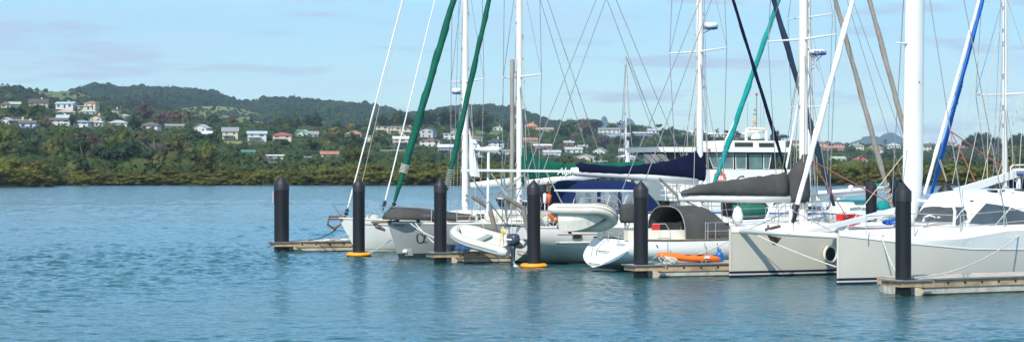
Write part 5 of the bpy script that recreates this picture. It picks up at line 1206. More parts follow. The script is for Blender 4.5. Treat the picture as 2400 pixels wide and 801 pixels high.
# undergrowth filling the slopes
pos = []; rad = []; r_ = random.Random(5)
for k in range(9500):
    px = r_.uniform(-120, 2520); a, b_ = interp(px, FT), interp(px, RD)+60; sh = shore(px); d = r_.uniform(sh+25, a) if k % 5 == 0 else lerp(a, b_, r_.random())
    py = HY-(tz(px, d)-H0)/d*F
    if (515 < px < 570 and 333 < py < 352) or (575<px<660 and 336<py<345) or (1095 < px < 1180 and 306 < py < 328): continue
    r = r_.uniform(1.2, 3.0)*(1 if d < 1200 else 1.3)*(1.45 if d < a else 1); pos.append(((px-1200)/F*d, d, tz(px, d)+r*.2)); rad.append(r)
UG = (pos, rad)
0 and tag(clumps('undergrowth', pos, rad, UND, 7, .95, .3, True, 80, .2), 'low green undergrowth covering the slopes between trees and houses', 'undergrowth', kind='stuff')
# lawns
def lawn(pts, m, lb):
    V = []; n = 14; x0, x1, y0, y1 = pts
    for i in range(n+1):
        for j in range(7):
            px = lerp(x0, x1, i/n); py = lerp(y1, y0, j/6); d = hit(px, py); V.append(((px-1200)/F*d, d, H0-(py-HY)/F*d+.5))
    Fc = [(i*7+j, (i+1)*7+j, (i+1)*7+j+1, i*7+j+1) for i in range(n) for j in range(6)]; o = npmesh('lawn', V, Fc, m); tag(o, kind='structure')
lawn((517,566,333,347), mat('dry_lawn', (.17,.18,.045), .9, .2, .06), ''); lawn((583,650,338,343), mat('dry_lawn_b', (.16,.17,.05), .9, .2, .06), '')
lawn((1115,1178,307,317), mat('green_field', (.09,.16,.02), .9, .2, .03), ''); lawn((1100,1180,319,326), mat('ploughed_field', (.15,.10,.06), .9, .2, .03), '')
lawn((905,985,355,362), mat('green_bank', (.08,.11,.03), .9, .3, .05), '')

# ---------------------------------------------------------------- houses
WALLC = {'white':(.62,.61,.58),'cream':(.60,.53,.38),'beige':(.48,.43,.33),'pale grey':(.45,.46,.46),'pink':(.50,.34,.29),'dark red':(.20,.04,.035),'mint':(.50,.58,.48),'tan':(.35,.29,.2),'blue-grey':(.14,.18,.25),'dark grey':(.13,.13,.14),'terracotta':(.42,.16,.09),'pale yellow':(.62,.55,.30),'salmon':(.52,.24,.19)}
ROOFC = {'brown':(.13,.10,.085),'dark brown':(.085,.065,.06),'grey':(.24,.24,.24),'pale grey':(.42,.43,.44),'white':(.66,.66,.66),'pale blue':(.35,.46,.56),'blue-grey':(.2,.26,.33),'red':(.33,.075,.07),'orange-brown':(.36,.16,.09),'orange':(.45,.17,.09),'green':(.07,.16,.13),'mint green':(.30,.40,.34),'navy':(.05,.06,.09),'pinkish':(.48,.36,.33),'tan':(.33,.25,.19),'dark grey':(.09,.09,.095),'red-brown':(.22,.09,.07),'pale green':(.33,.42,.28),'teal':(.07,.17,.14),'lilac':(.36,.31,.36)}
_wm = {}; _rm = {}
def wmat(c):
    if c not in _wm: _wm[c] = mat('wall_'+c.replace(' ','_').replace('-','_'), tuple(.82*q for q in WALLC[c]), .8, .06, .3)
    return _wm[c]
def rmat(c):
    if c not in _rm: _rm[c] = mat('roof_'+c.replace(' ','_').replace('-','_'), ROOFC[c], .6, .12, .5)
    return _rm[c]
WINF = mat('window_frame_white', (.6,.6,.58), .6, .03); WING = mat('house_window_glass', (.035,.045,.06), .1, .5, .4); RAILM = mat('deck_rail', (.3,.28,.25), .7)
BLUEW = mat('blue_lower_wall', (.01,.10,.38), .7, .05)
houses = []; hrects = []; used_labels = {}
def where(px):
    L = [(0,'photo edge'),(660,'first pile'),(841,'second pile'),(940,'first green sail'),(1032,'third pile'),(1090,'first mast'),(1215,'second mast'),(1467,'thin mast'),(1640,'third mast'),(1700,'teal sail'),(1882,'fourth mast'),(2035,'brown sail'),(2140,'thick mast'),(2230,'blue sail'),(2355,'rightmost mast')]
    return min(L, key=lambda q: abs(q[0]-px))
def house(px, base, w, wh, rt, rh, wc, rc, yaw=0, fl=None, ex=()):
    d = hit(px, base); k = F/d; W = w/k; HH = wh/k; RH = rh/k; z0 = H0-(base-HY)/k; X = (px-1200)/k; dep = min(W*.75, 9)
    root = empty('house', (X, d+dep/2, z0)); A = R(yaw); M = Matrix.Rotation(A, 3, 'Z'); c = Vector((X, d+dep/2, z0)); W *= .94
    q = lambda x, y, z: c+M@Vector((x, y, z))
    def bx(b, x0, x1, y0, y1, za, zb): b.hexa([q(x0,y0,za),q(x1,y0,za),q(x1,y1,za),q(x0,y1,za),q(x0,y0,zb),q(x1,y0,zb),q(x1,y1,zb),q(x0,y1,zb)])
    b = MB(); a, e = W/2, dep/2; bx(b, -a, a, -e, e, -4, HH)
    if rt == 'front': b.add([q(-a,-e,HH),q(a,-e,HH),q(0,-e,HH+RH*.93),q(-a,e,HH),q(a,e,HH),q(0,e,HH+RH*.93)],[(0,1,2),(4,3,5),(0,2,5,3),(1,4,5,2),(0,3,4,1)])
    if rt == 'side': b.add([q(-a,-e,HH),q(-a,e,HH),q(-a,0,HH+RH*.93),q(a,-e,HH),q(a,e,HH),q(a,0,HH+RH*.93)],[(0,2,1),(3,4,5),(0,3,5,2),(1,2,5,4),(0,1,4,3)])
    b.build('wall', wmat(wc), root)
    if 'bluebase' in ex: b = MB(); bx(b, -a-.02, a+.02, -e-.02, e+.02, -4, HH*.42); b.build('lower_wall', BLUEW, root)
    b = MB(); o = .55; t = .22
    if rt == 'hip':
        r2 = max(.3, a-e); b.add([q(-a-o,-e-o,HH),q(a+o,-e-o,HH),q(a+o,e+o,HH),q(-a-o,e+o,HH),q(-r2,0,HH+RH),q(r2,0,HH+RH),q(-a-o,-e-o,HH-t),q(a+o,-e-o,HH-t),q(a+o,e+o,HH-t),q(-a-o,e+o,HH-t)],[(0,1,5,4),(1,2,5),(2,3,4,5),(3,0,4),(9,8,7,6),(6,7,1,0),(7,8,2,1),(8,9,3,2),(9,6,0,3)])
    elif rt == 'side':
        for s in (-1, 1): b.hexa([q(-a-o,s*(e+o),HH-.15),q(a+o,s*(e+o),HH-.15),q(a+o,0,HH+RH),q(-a-o,0,HH+RH),q(-a-o,s*(e+o),HH+t-.15),q(a+o,s*(e+o),HH+t-.15),q(a+o,0,HH+RH+t),q(-a-o,0,HH+RH+t)])
    elif rt == 'front':
        for s in (-1, 1): b.hexa([q(s*(a+o),-e-o,HH-.15),q(s*(a+o),e+o,HH-.15),q(0,e+o,HH+RH),q(0,-e-o,HH+RH),q(s*(a+o),-e-o,HH+t-.15),q(s*(a+o),e+o,HH+t-.15),q(0,e+o,HH+RH+t),q(0,-e-o,HH+RH+t)])
    else:
        b.hexa([q(-a-o,-e-o,HH),q(a+o,-e-o,HH),q(a+o,e+o,HH+RH*.5),q(-a-o,e+o,HH+RH*.5),q(-a-o,-e-o,HH+.3),q(a+o,-e-o,HH+.3),q(a+o,e+o,HH+RH),q(-a-o,e+o,HH+RH)])
    ro = b.build('roof', rmat(rc), root)
    if 'chimney' in ex or rnd.random() < .2:
        b = MB(); bx(b, a*.2, a*.2+.8, -.4, .4, HH, HH+RH+1.0); b.build('chimney', wmat('cream'), ro)
    nf = fl or max(1, round(HH/2.9)); fh = HH/nf
    nw = max(2, min(5, int(W/3.0)))
    for f in range(nf):
        for i in range(nw):
            cx = -a+(i+.5)*2*a/nw+rnd.uniform(-.2,.2); ww = rnd.choice((.5,.75,1.05)); 
            if f == 0 and 'garage' in ex: ww = 1.3
            zc = f*fh+fh*.55; hh = fh*.24
            if f == 0 and i == nw//2 and 'garage' not in ex: zc = f*fh+fh*.42; hh = fh*.38; ww = .55
            b = MB(); bx(b, cx-ww-.12, cx+ww+.12, -e-.06, -e+.1, zc-hh-.12, zc+hh+.12); wf = b.build('window' if not (f == 0 and i == nw//2) else 'door', WINF, root)
            b = MB(); bx(b, cx-ww, cx+ww, -e-.1, -e-.03, zc-hh, zc+hh); b.build('pane', WING if not ('garage' in ex and f == 0) else WINF, wf)
    b = MB()
    if 'deck' in ex or (nf > 1 and rnd.random() < .35):
        bx(b, -a*.95, a*.5, -e-2.0, -e-.11, fh-.2, fh)
        for i in range(8): x = -a*.95+i*(a*1.45)/7; bx(b, x-.05, x+.05, -e-2.0, -e-1.9, fh, fh+.95)
        bx(b, -a*.95, a*.5, -e-2.02, -e-1.92, fh+.9, fh+1.0)
        for x in (-a*.9, a*.45): bx(b, x-.1, x+.1, -e-1.9, -e-1.7, -3, fh-.2)
        b.build('balcony', RAILM, root)
    st = {1:'single storey', 2:'two storey', 3:'three storey'}.get(nf, 'tall')
    rtn = {'hip':'hipped','side':'pitched','front':'gabled','flat':'flat'}[rt]
    houses.append([root, px, base, w, wh+rh, f'{wc} {st} house with {rtn} {rc} roof', f'{wc} house with {rc} roof']); hrects.append((px-w/2-1, px+w/2+1, base-wh-rh, base, d))
HT = [(12,253,24,8,'hip',7,'cream','brown',10),(33,251,26,7,'side',5,'dark grey','pale green',10),(88,248,46,7,'side',9,'beige','dark brown',5,None,('chimney',)),(152,254,44,11,'side',4,'white','pale blue',-5),
(197,257,34,8,'flat',1,'pale yellow','pale grey',5),(213,258,30,17,'hip',4,'cream','orange-brown',-15),(152,268,44,6,'hip',5,'pale grey','pinkish',10),(205,268,44,7,'hip',4,'pale grey','pale grey',0),
(15,292,24,9,'front',7,'white','pale grey',-10),(42,292,52,10,'flat',3,'beige','blue-grey',5,None,('deck',)),(62,302,40,14,'side',5,'white','brown',5,1,('bluebase',)),(135,294,52,13,'side',4,'white','brown',8,2),
(146,280,28,4,'side',6,'pale grey','pale blue',0),(190,299,38,13,'hip',5,'white','blue-grey',-5,2),(226,291,30,14,'front',7,'cream','brown',-10,2),(231,298,20,11,'flat',1,'cream','white',0,1),
(271,269,16,12,'flat',2,'cream','brown',-20,2),(288,275,28,4,'hip',4,'white','mint green',0),(275,295,42,8,'hip',6,'white','pale grey',5),(351,303,44,9,'hip',8,'white','brown',-8),
(407,302,46,7,'side',4,'beige','grey',5),(472,310,34,10,'front',8,'white','pale grey',-15),(484,318,24,5,'side',5,'white','white',0),(538,327,38,19,'side',9,'cream','grey',5,2,('deck',)),
(600,331,46,18,'side',5,'white','pale blue',8,2,('garage',)),(661,333,46,16,'hip',7,'cream','red',0,2,('deck',)),(711,322,28,9,'front',8,'mint','pale green',-15),(735,321,22,6,'side',7,'pale grey','grey',0),
(708,311,24,3,'side',4,'cream','green',0),(643,373,40,8,'flat',3,'beige','white',5),(643,390,30,6,'side',5,'white','dark grey',5),(711,376,32,7,'flat',3,'white','blue-grey',10),
(771,370,42,9,'side',6,'white','orange-brown',5),(580,361,30,5,'side',4,'white','teal',10),(829,320,42,6,'hip',8,'white','orange-brown',-8),(868,332,22,7,'front',6,'cream','pale grey',-15),
(895,312,32,16,'flat',2,'cream','dark brown',3,2,('deck',)),(926,314,28,16,'flat',2,'pale yellow','lilac',3,2),(956,319,26,19,'side',3,'cream','dark brown',3,2,('deck',)),(981,321,22,18,'flat',2,'terracotta','dark grey',3,2),
(1004,323,34,18,'front',5,'pale grey','dark grey',-20,2),(942,342,46,17,'side',5,'cream','white',8,2,('bluebase','deck')),(1009,343,50,13,'hip',5,'white','red-brown',-6,2),(1053,327,28,13,'flat',2,'white','pale grey',0,2),
(1047,359,38,15,'side',5,'blue-grey','white',-10,2,('deck',)),(1080,313,44,10,'flat',2,'pink','grey',0,2),(918,357,54,4,'flat',2,'dark grey','pale green',5),(1168,306,24,7,'front',3,'white','grey',-10),
(1162,345,42,12,'hip',9,'white','navy',-5,2),(1180,362,52,7,'side',4,'white','grey',4),(1118,377,30,9,'hip',8,'tan','blue-grey',-10),(1118,330,28,7,'flat',2,'tan','tan',0),
(1245,301,32,5,'hip',8,'terracotta','orange',0),(1277,307,42,3,'side',5,'beige','tan',0),(1242,334,36,6,'side',5,'tan','orange-brown',5),(1270,353,44,12,'side',3,'dark red','white',8,2),
(1293,367,42,10,'side',5,'white','pale grey',5,2,('deck',)),(1372,306,24,5,'hip',6,'cream','orange',0),(1428,313,54,9,'side',4,'white','grey',3,2),(1470,312,34,8,'hip',4,'pink','tan',3),
(1445,325,64,5,'side',5,'white','blue-grey',3),(1507,323,46,11,'flat',3,'blue-grey','white',5,2),(1532,314,28,8,'side',4,'white','pale grey',0),(1344,359,42,9,'side',5,'white','pale grey',6),
(1366,347,24,5,'flat',2,'white','white',0),(1333,341,24,7,'side',3,'dark red','pale grey',6),(1407,361,32,6,'front',9,'white','grey',-18),(1372,374,48,6,'front',6,'cream','pale grey',-10),
(1405,387,36,6,'side',4,'white','grey',3),(1467,359,30,5,'side',6,'white','pale grey',-12),(1468,373,42,6,'hip',5,'white','white',8),(1526,359,28,6,'side',5,'pale yellow','grey',-10),
(1519,373,22,6,'side',4,'white','white',0),(1525,388,60,7,'side',5,'white','pale grey',3),(1608,318,24,8,'flat',1,'dark grey','dark grey',0),(1637,317,40,6,'side',4,'cream','white',0),
(1676,321,42,7,'hip',4,'white','white',5),(1722,323,52,8,'side',4,'cream','white',3,2),(1690,345,28,8,'flat',2,'mint','grey',0),(1871,345,24,12,'side',4,'pale yellow','red-brown',-10,2),
(1926,345,36,8,'hip',5,'cream','brown',-8),(1964,345,32,7,'hip',5,'white','navy',0),(1953,353,50,6,'side',5,'salmon','orange',4),(2008,352,38,10,'hip',6,'cream','grey',-6,2),
(2052,354,38,8,'hip',5,'beige','tan',6),(2070,366,24,8,'hip',5,'pale grey','pale grey',0),(1965,380,36,8,'side',5,'white','pale green',5),(2017,382,32,8,'hip',7,'white','red',4),
(2070,385,24,7,'hip',5,'mint','green',0),(2096,349,32,8,'hip',6,'white','pale grey',0),(2172,355,28,12,'side',6,'cream','dark grey',-15,2),(2226,342,28,8,'hip',5,'pink','tan',0),(2262,347,24,8,'hip',5,'salmon','pinkish',0)]
for h_ in HT: house(*h_)
gp, gr = [], []
for p_, r_0 in zip(*UG):
    k = F/p_[1]; px = p_[0]*k+1200; top = HY-(p_[2]+r_0*.8-H0)*k; bot = HY-(p_[2]-r_0*.5-H0)*k
    if any(px+r_0*k*.9 > x0 and px-r_0*k*.9 < x1 and top < y1-1 and bot > y0 and p_[1] < hd_+9 for x0, x1, y0, y1, hd_ in hrects): continue
    gp.append(p_); gr.append(r_0)
tag(clumps('undergrowth', gp, gr, UND, 7, .95, .3, True, 80, .2), 'low green undergrowth covering the slopes between trees and houses', 'undergrowth', kind='stuff')

from collections import defaultdict
def uniq(items, noun):
    """items: [obj, px, py, desc]; add a landmark, then a side, until each label is alone"""
    cnt = defaultdict(list)
    for it in items: cnt[it[3]].append(it)
    def cut(t):
        w_ = t.split()
        for x in ('bushy','two','storey','single','wide','small','low','large','spreading','tall','with','green'):
            if len(w_) > 16 and x in w_: w_.remove(x)
        return ' '.join(w_)
    def rel(px):
        x, nm = where(px); return ('left of ' if px < x else 'right of ')+nm
    second = defaultdict(list)
    for k, v in cnt.items():
        if len(v) == 1: v[0][0]['label'] = cut(k+', '+rel(v[0][1]) if len(k.split()) < 12 else k); continue
        for it in v: second[cut(k+', '+rel(it[1]))].append(it)
    for k, v in second.items():
        if len(v) == 1: v[0][0]['label'] = k; continue
        v.sort(key=lambda q: q[1]); n = len(v)
        if n > 4: 
            for it in v: it[0]['label'] = k; it[0]['group'] = noun+'s: '+k
            continue
        if len((k+' x x x').split()) > 16 or len(k.split()) > 16:
            for it in v: it[0]['label'] = k; it[0]['group'] = noun+'s: '+k
            continue
        names = {2:['left one','right one'],3:['left one','middle one','right one'],4:['first of four','second of four','third of four','last of four']}[n]
        for it, nm in zip(v, names): it[0]['label'] = k+', '+nm
for h_ in houses: h_[0]['category'] = 'house'; h_[0]['group'] = 'houses on the hillside'
uniq([[h_[0], h_[1], h_[2], h_[5]] for h_ in houses], 'house')

# ---------------------------------------------------------------- trees
TK = mat('bark', (.09,.07,.05), .9, .3, 3); TKG = mat('grey_bark', (.19,.165,.14), .9, .2, 3)
def crown(name, k, lobes, leafn, size, spread, seed, m, shape='round', core=.78):
    rs = np.random.RandomState(seed); V = []; Fc = []
    cs = []
    for i in range(lobes):
        for _ in range(50):
            p = rs.uniform(-1, 1, 3); r = np.linalg.norm(p)
            if r < 1 and r > .35: break
        if shape == 'round': c = p*[.34,.34,.28]+[0,0,.62]
        elif shape == 'cone': zz = rs.uniform(.18,.92); c = np.array([p[0]*.36*(1-zz), p[1]*.36*(1-zz), zz])
        elif shape == 'umbrella': c = p*[.40,.40,.12]+[0,0,.78]
        else: c = p*[.38,.38,.34]+[0,0,.55]
        rr = rs.uniform(.75,1.25)*spread*(1 if shape != 'cone' else (1.25-c[2]));  cs.append((c, rr))
    for c, rr in cs:
        if core:
            o = len(V); vv = IV2*rr*core*(1+rs.uniform(-.2,.2,(len(IV2),1)))+c; V += list(vv); Fc += [tuple(f+o) for f in IF2]
        n = leafn; d = rs.normal(size=(n,3)); d /= np.linalg.norm(d, axis=1)[:,None]
        ctr = c+d*rr*rs.uniform(.62,1.32,(n,1)); a = rs.normal(size=(n,3)); a /= np.linalg.norm(a,axis=1)[:,None]; b_ = np.cross(a, d+rs.normal(size=(n,3))*.5); b_ /= np.linalg.norm(b_,axis=1)[:,None]
        s = rs.uniform(.6,1.4,(n,1))*size; o = len(V)
        tri = np.stack([ctr-a*s, ctr+b_*s*.8, ctr+a*s, ], 1).reshape(-1,3); V += list(tri); Fc += [(o+3*i, o+3*i+1, o+3*i+2) for i in range(n)]
    ob = npmesh(name, V, Fc, m, False); me = ob.data; bpy.data.objects.remove(ob); return me
def trunkmesh(seed, r=.035, h=.6, limbs=5, m=TK):
    b = MB(); rs = random.Random(seed); b.tube([(0,0,-.15),(0.01,0,.1),(rs.uniform(-.03,.03),0,h*.6),(rs.uniform(-.05,.05),0,h)],[r*1.3,r,r*.7,r*.4],6)
    for i in range(limbs):
        a = rs.uniform(0,6.28); z = rs.uniform(h*.35,h*.8); L_ = rs.uniform(.15,.3); b.tube([(0,0,z),(math.cos(a)*L_*.6,math.sin(a)*L_*.6,z+L_*.6),(math.cos(a)*L_,math.sin(a)*L_,z+L_*1.1)],[r*.45,r*.3,r*.12],4)
    ob = b.build('trunk', m); me = ob.data; bpy.data.objects.remove(ob); return me
def baremesh(seed, m):
    b = MB(); rs = random.Random(seed)
    def br(p, d, L_, r, k):
        q = p+d*L_; b.tube([p, q], [r, r*.65], 3, cap=False)
        if k:
            for _ in range(3 if k > 1 else 4):
                dd = (d+Vector((rs.uniform(-.7,.7), rs.uniform(-.7,.7), rs.uniform(-.1,.5)))).normalized(); br(q, dd, L_*rs.uniform(.6,.8), r*.6, k-1)
    for _ in range(3): br(Vector((0,0,.2)), Vector((rs.uniform(-.5,.5),rs.uniform(-.5,.5),1)).normalized(), .22, .02, 4)
    ob = b.build('crown', m); me = ob.data; bpy.data.objects.remove(ob); return me
def palmmesh(seed, m):
    b = MB(); rs = random.Random(seed)
    for i in range(26):
        a = rs.uniform(0,6.28); e = rs.uniform(-.4,1.2); p = Vector((0,0,.8)); pts = [p]; d = Vector((math.cos(a)*math.cos(e), math.sin(a)*math.cos(e), math.sin(e)))
        for k in range(4): p = p+d*.12; pts.append(p); d = (d+Vector((0,0,-.38))).normalized()
        s = Vector((-math.sin(a),math.cos(a),0)); w = [.02,.05,.05,.035,.005]
        vs = []; 
        for q, ww in zip(pts, w): vs += [q-s*ww-Vector((0,0,ww*.6)), q, q+s*ww-Vector((0,0,ww*.6))]
        fs = []
        for k in range(4): fs += [(k*3,k*3+1,k*3+4,k*3+3),(k*3+1,k*3+2,k*3+5,k*3+4)]
        b.add(vs, fs)
    ob = b.build('crown', m); me = ob.data; bpy.data.objects.remove(ob); return me
LM = {'dark green':leafmat('dark_leaves',(.0110,.0256,.0098),(.0366,.0586,.0171),(.0610,.0854,.0244)),
 'mid green':leafmat('mid_leaves',(.0220,.0488,.0098),(.0634,.1000,.0220),(.1098,.1403,.0366)),
 'yellow-green':leafmat('yellow_green_leaves',(.0488,.0732,.0122),(.1220,.1403,.0268),(.2074,.2074,.0488)),
 'olive':leafmat('olive_leaves',(.0342,.0403,.0110),(.0854,.0878,.0244),(.1342,.1220,.0366)),
 'blue-green':leafmat('blue_green_leaves',(.0146,.0317,.0183),(.0366,.0634,.0342),(.0610,.0915,.0488)),
 'russet':leafmat('russet_leaves',(.0671,.0464,.0244),(.1342,.0915,.0512),(.1830,.1220,.0610)),
 'golden':leafmat('golden_leaves',(.1098,.0854,.0183),(.2440,.1708,.0366),(.3416,.2440,.0610)),
 'bare grey-brown':leafmat('bare_twigs',(.0854,.0671,.0549),(.1586,.1281,.1037),hv=.15),
 'purple-brown':leafmat('purple_brown_twigs',(.0549,.0427,.0366),(.1037,.0805,.0683),(.1220,.0976,.0793),hv=.15)}
MG = leafmat('mangrove_leaves',(.066,.070,.012),(.125,.124,.024),(.165,.155,.036),scale=2.2,hv=.2)
CR = {}
for i, c_ in enumerate(('dark green','mid green','yellow-green','olive','blue-green','russet','golden','purple-brown')):
    CR[c_] = [crown('crown', 0, 24+4*j, 95, .026, .125, 10*i+j, LM[c_], 'round' if j == 0 else 'wide', .66) for j in range(2 if i > 4 else 3)]
CR['bare grey-brown'] = [baremesh(s, LM['bare grey-brown']) for s in (1,2,3)]
CONEM = [crown('crown', 0, 16, 70, .024, .085, 200+j, LM['dark green'], 'cone') for j in range(2)]
UMB = [crown('crown', 0, 16, 70, .024, .12, 220+j, LM['dark green'], 'umbrella', .6) for j in range(2)]
PALM = [palmmesh(3, LM['olive'])]
MGM = [crown('crown', 0, 46, 105, .021, .105, 300+j, MG, 'wide', .62) for j in range(5)]
TRK = [trunkmesh(s) for s in range(3)]; TRG = [trunkmesh(9, .022, .9, 7, TKG)]; PTR = [trunkmesh(12, .018, .8, 0, TKG)]
tree_items = []
def place(kind, x, y, z, w, h, crown_me, trunk_me, cat, lab=None, group=None):
    o = bpy.data.objects.new(kind, None); C.objects.link(o); o.location = (x, y, z); o['category'] = cat
    s = (w, w*rnd.uniform(.85,1.1), h); rz = rnd.uniform(0, 6.28)
    for nm, me in (('crown', crown_me), ('trunk', trunk_me)):
        if me is None: continue
        c_ = bpy.data.objects.new(nm, me); C.objects.link(c_); c_.parent = o; c_.scale = s; c_.rotation_euler = (0, 0, rz)
    if lab: o['label'] = lab
    if group: o['group'] = group
    return o
NAMEOF = {'cone':'conifer_tree','umb':'pine_tree','palm':'palm_tree'}
def tree(px, d, wpx, hpx, col, shp='broad'):
    k = F/d; z = tz(px, d)-.4; w = wpx/k; h = hpx/k
    me = {'cone':CONEM,'umb':UMB,'palm':PALM}.get(shp) or CR[col]
    tr = PTR[0] if shp == 'palm' else (TRG[0] if col.startswith('bare') or shp == 'umb' else rnd.choice(TRK))
    wf = {'palm':1.0,'cone':1.25}.get(shp, 1.0)
    o = place(NAMEOF.get(shp, 'tree'), (px-1200)/k, d, z, w*wf, h, rnd.choice(me), tr, 'tree')
    if shp == 'palm': o['category'] = 'palm tree'
    nm = {'cone':'conical conifer','umb':'tall spreading pine','palm':'palm tree'}.get(shp, 'bushy tree' if h > w*.9 else 'low wide tree')
    if col.startswith('bare'): nm = 'leafless tree'
    sz = 'large ' if h > 14 else ('small ' if h < 7 else '')
    base = HY-(z-H0)*k
    # nearest house for the relation
    bh = min(houses, key=lambda q: abs(q[1]-px)+1.5*abs(q[2]-base)); rel = 'in front of' if base > bh[2]+3 and abs(bh[1]-px) < bh[3]*.6 else ('behind' if base < bh[2]-3 and abs(bh[1]-px) < bh[3]*.6 else ('left of' if px < bh[1] else 'right of'))
    cc = 'dark green' if shp in ('cone','umb') else col
    desc = f'{sz}{cc} {nm} {rel} the {bh[6]}' if (abs(bh[1]-px)+abs(bh[2]-base)) < 45 else f'{sz}{cc} {nm} '+('low on the slope' if base > 350 else 'high on the ridge')
    tree_items.append([o, px, base, desc])
    return o
# hand placed trees (px, base, width px, height px, colour, shape)
def tr(px, base, w, h, col, shp='broad'): tree(px, hit(px, base), w, h, col, shp)
HTREES = [(108,312,46,42,'russet'),(84,278,44,34,'mid green'),(48,282,34,34,'dark green'),(30,276,34,28,'blue-green'),(170,298,24,30,'dark green'),(335,298,62,62,'purple-brown'),(375,300,40,44,'purple-brown'),(408,300,48,46,'russet'),(425,296,44,42,'golden'),
 (445,302,30,40,'olive','palm'),(316,312,38,46,'dark green'),(328,350,62,46,'olive'),(196,316,14,26,'purple-brown','cone'),(262,284,36,26,'dark green'),(260,318,20,26,'golden'),(295,330,24,34,'yellow-green'),
 (150,335,34,40,'yellow-green'),(120,330,40,30,'mid green'),(180,345,44,42,'dark green'),(235,345,50,34,'mid green'),(420,345,40,38,'yellow-green'),(455,350,54,52,'dark green'),(500,348,44,46,'dark green'),(430,380,80,44,'olive'),
 (560,392,42,42,'dark green'),(610,392,60,44,'bare grey-brown'),(690,392,60,44,'mid green'),(500,300,46,36,'dark green'),(545,302,30,34,'russet'),(587,306,22,34,'russet','cone'),(590,300,20,34,'dark green','cone'),(622,306,26,32,'dark green','cone'),
 (650,306,30,38,'yellow-green'),(690,308,50,40,'dark green'),(735,308,56,50,'dark green'),(670,304,36,30,'mid green'),(692,322,16,58,'olive','palm'),(790,308,40,32,'dark green'),(785,335,44,42,'golden'),(775,345,40,34,'olive'),(720,350,60,26,'mid green'),(668,347,40,22,'dark green'),
 (820,300,30,22,'golden'),(858,306,30,20,'mid green'),(828,360,54,56,'dark green'),(850,350,30,22,'blue-green'),(885,345,44,40,'mid green'),(876,365,26,32,'bare grey-brown'),
 (895,301,44,34,'dark green'),(922,300,36,40,'olive'),(940,300,36,46,'dark green'),(955,300,40,36,'dark green'),(1000,302,50,46,'dark green'),(1030,306,50,50,'dark green','umb'),(1050,306,54,56,'dark green'),(1130,308,60,56,'dark green'),(1110,306,50,40,'dark green'),
 (1190,312,28,26,'dark green'),(1265,300,28,22,'olive'),(1022,352,24,34,'blue-green','cone'),(1143,362,24,34,'dark green','cone'),(1165,392,40,36,'dark green'),(1095,345,20,36,'mid green'),
 (1335,330,50,52,'mid green'),(1320,330,36,40,'dark green'),(1368,318,50,42,'russet'),(1355,312,46,34,'dark green','umb'),(1395,308,44,30,'dark green','umb'),(1398,305,46,26,'purple-brown'),(1378,330,40,46,'purple-brown'),(1434,302,34,24,'yellow-green'),(1450,300,26,28,'olive','palm'),
 (1480,304,40,22,'mid green'),(1505,304,34,20,'yellow-green'),(1520,302,22,20,'bare grey-brown'),(1543,302,22,22,'olive','umb'),(1415,352,40,40,'purple-brown'),(1450,350,40,34,'dark green'),(1480,350,50,36,'dark green'),(1545,350,50,36,'mid green'),
 (1560,330,44,32,'dark green'),(1600,345,60,30,'dark green'),(1638,332,30,38,'dark green'),(1572,320,30,26,'mid green'),(1655,340,36,30,'dark green'),(1680,312,16,22,'dark green','palm'),(1702,314,16,22,'dark green','umb'),(1728,312,26,22,'dark green'),
 (1818,336,36,34,'dark green'),(1836,340,30,26,'dark green','umb'),(1848,375,30,40,'olive'),(1845,395,50,40,'mid green'),(1905,372,36,30,'mid green'),(1995,370,30,34,'mid green'),(1985,385,22,32,'bare grey-brown'),(1955,368,24,24,'yellow-green'),(2035,370,26,28,'yellow-green'),
 (2082,392,50,46,'mid green'),(2074,350,18,24,'dark green','palm'),(1986,342,10,12,'dark green','palm'),(2290,350,60,42,'dark green'),(2310,352,50,44,'dark green'),(2270,352,40,34,'dark green'),(2338,352,36,32,'dark green'),(2385,352,60,42,'dark green'),(2232,372,50,34,'blue-green'),
 (2250,382,60,38,'bare grey-brown'),(2300,385,70,34,'bare grey-brown'),(2350,380,60,30,'bare grey-brown'),(2410,372,60,44,'mid green'),(2330,372,60,26,'purple-brown'),(2190,385,40,26,'mid green')]
for t_ in HTREES: tr(*t_)
cols = ['dark green']*8+['mid green']*6+['olive']*5+['blue-green']*4+['yellow-green']*2+['russet']+['bare grey-brown']*2+['purple-brown']
r_ = random.Random(21); tries = 0; placed = [(t_[0], t_[1]) for t_ in HTREES]
while len(tree_items) < 298 and tries < 60000:
    tries += 1
    px = r_.uniform(-60, 2460); u_ = r_.random(); ft, rd = interp(px, FT), interp(px, RD)
    if r_.random() < .42: d = r_.uniform(shore(px)+45, ft+80); px = r_.uniform(-60,2460) if r_.random()<.5 else r_.uniform(-60,1300)
    else: d = lerp(ft, rd, u_**.8)
    k = F/d; hm = r_.uniform(6, 12.5)*(1.25 if d > 1300 else 1); wm_ = hm*r_.uniform(.8, 1.35); w, h = wm_*k, hm*k; base = HY-(tz(px, d)-H0)*k; top = base-h
    if top < interp(px, RIDGE)-8-(10 if 700 < px < 1200 else 0): continue
    bad = False
    for x0, x1, y0, y1, hd_ in hrects:
        if px+w*.42 > x0 and px-w*.42 < x1 and top < y1-2.5 and base > y0 and d < hd_+8: bad = True; break
        if abs(d-hd_) < 12 and x0 < px+w*.3 and x1 > px-w*.3: bad = True; break
    if bad: continue
    if any(abs(px-a)*1.0 < w*.33 and abs(base-b_) < 5 for a, b_ in placed): continue
    if (510 < px < 575 and 333 < base and top < 350): continue
    if (1110 < px < 1180 and 318 < base < 345 and top < 326): continue
    placed.append((px, base)); c_ = r_.choice(cols); shp = 'broad'
    if r_.random() < .06: shp = 'cone'; w *= .6
    elif r_.random() < .03: shp = 'palm'
    if c_ == 'dark green' and r_.random() < .08: shp = 'umb'
    tree(px, d, w, h, c_, shp)
print('TREES', len(tree_items), tries)
uniq(tree_items, 'tree')
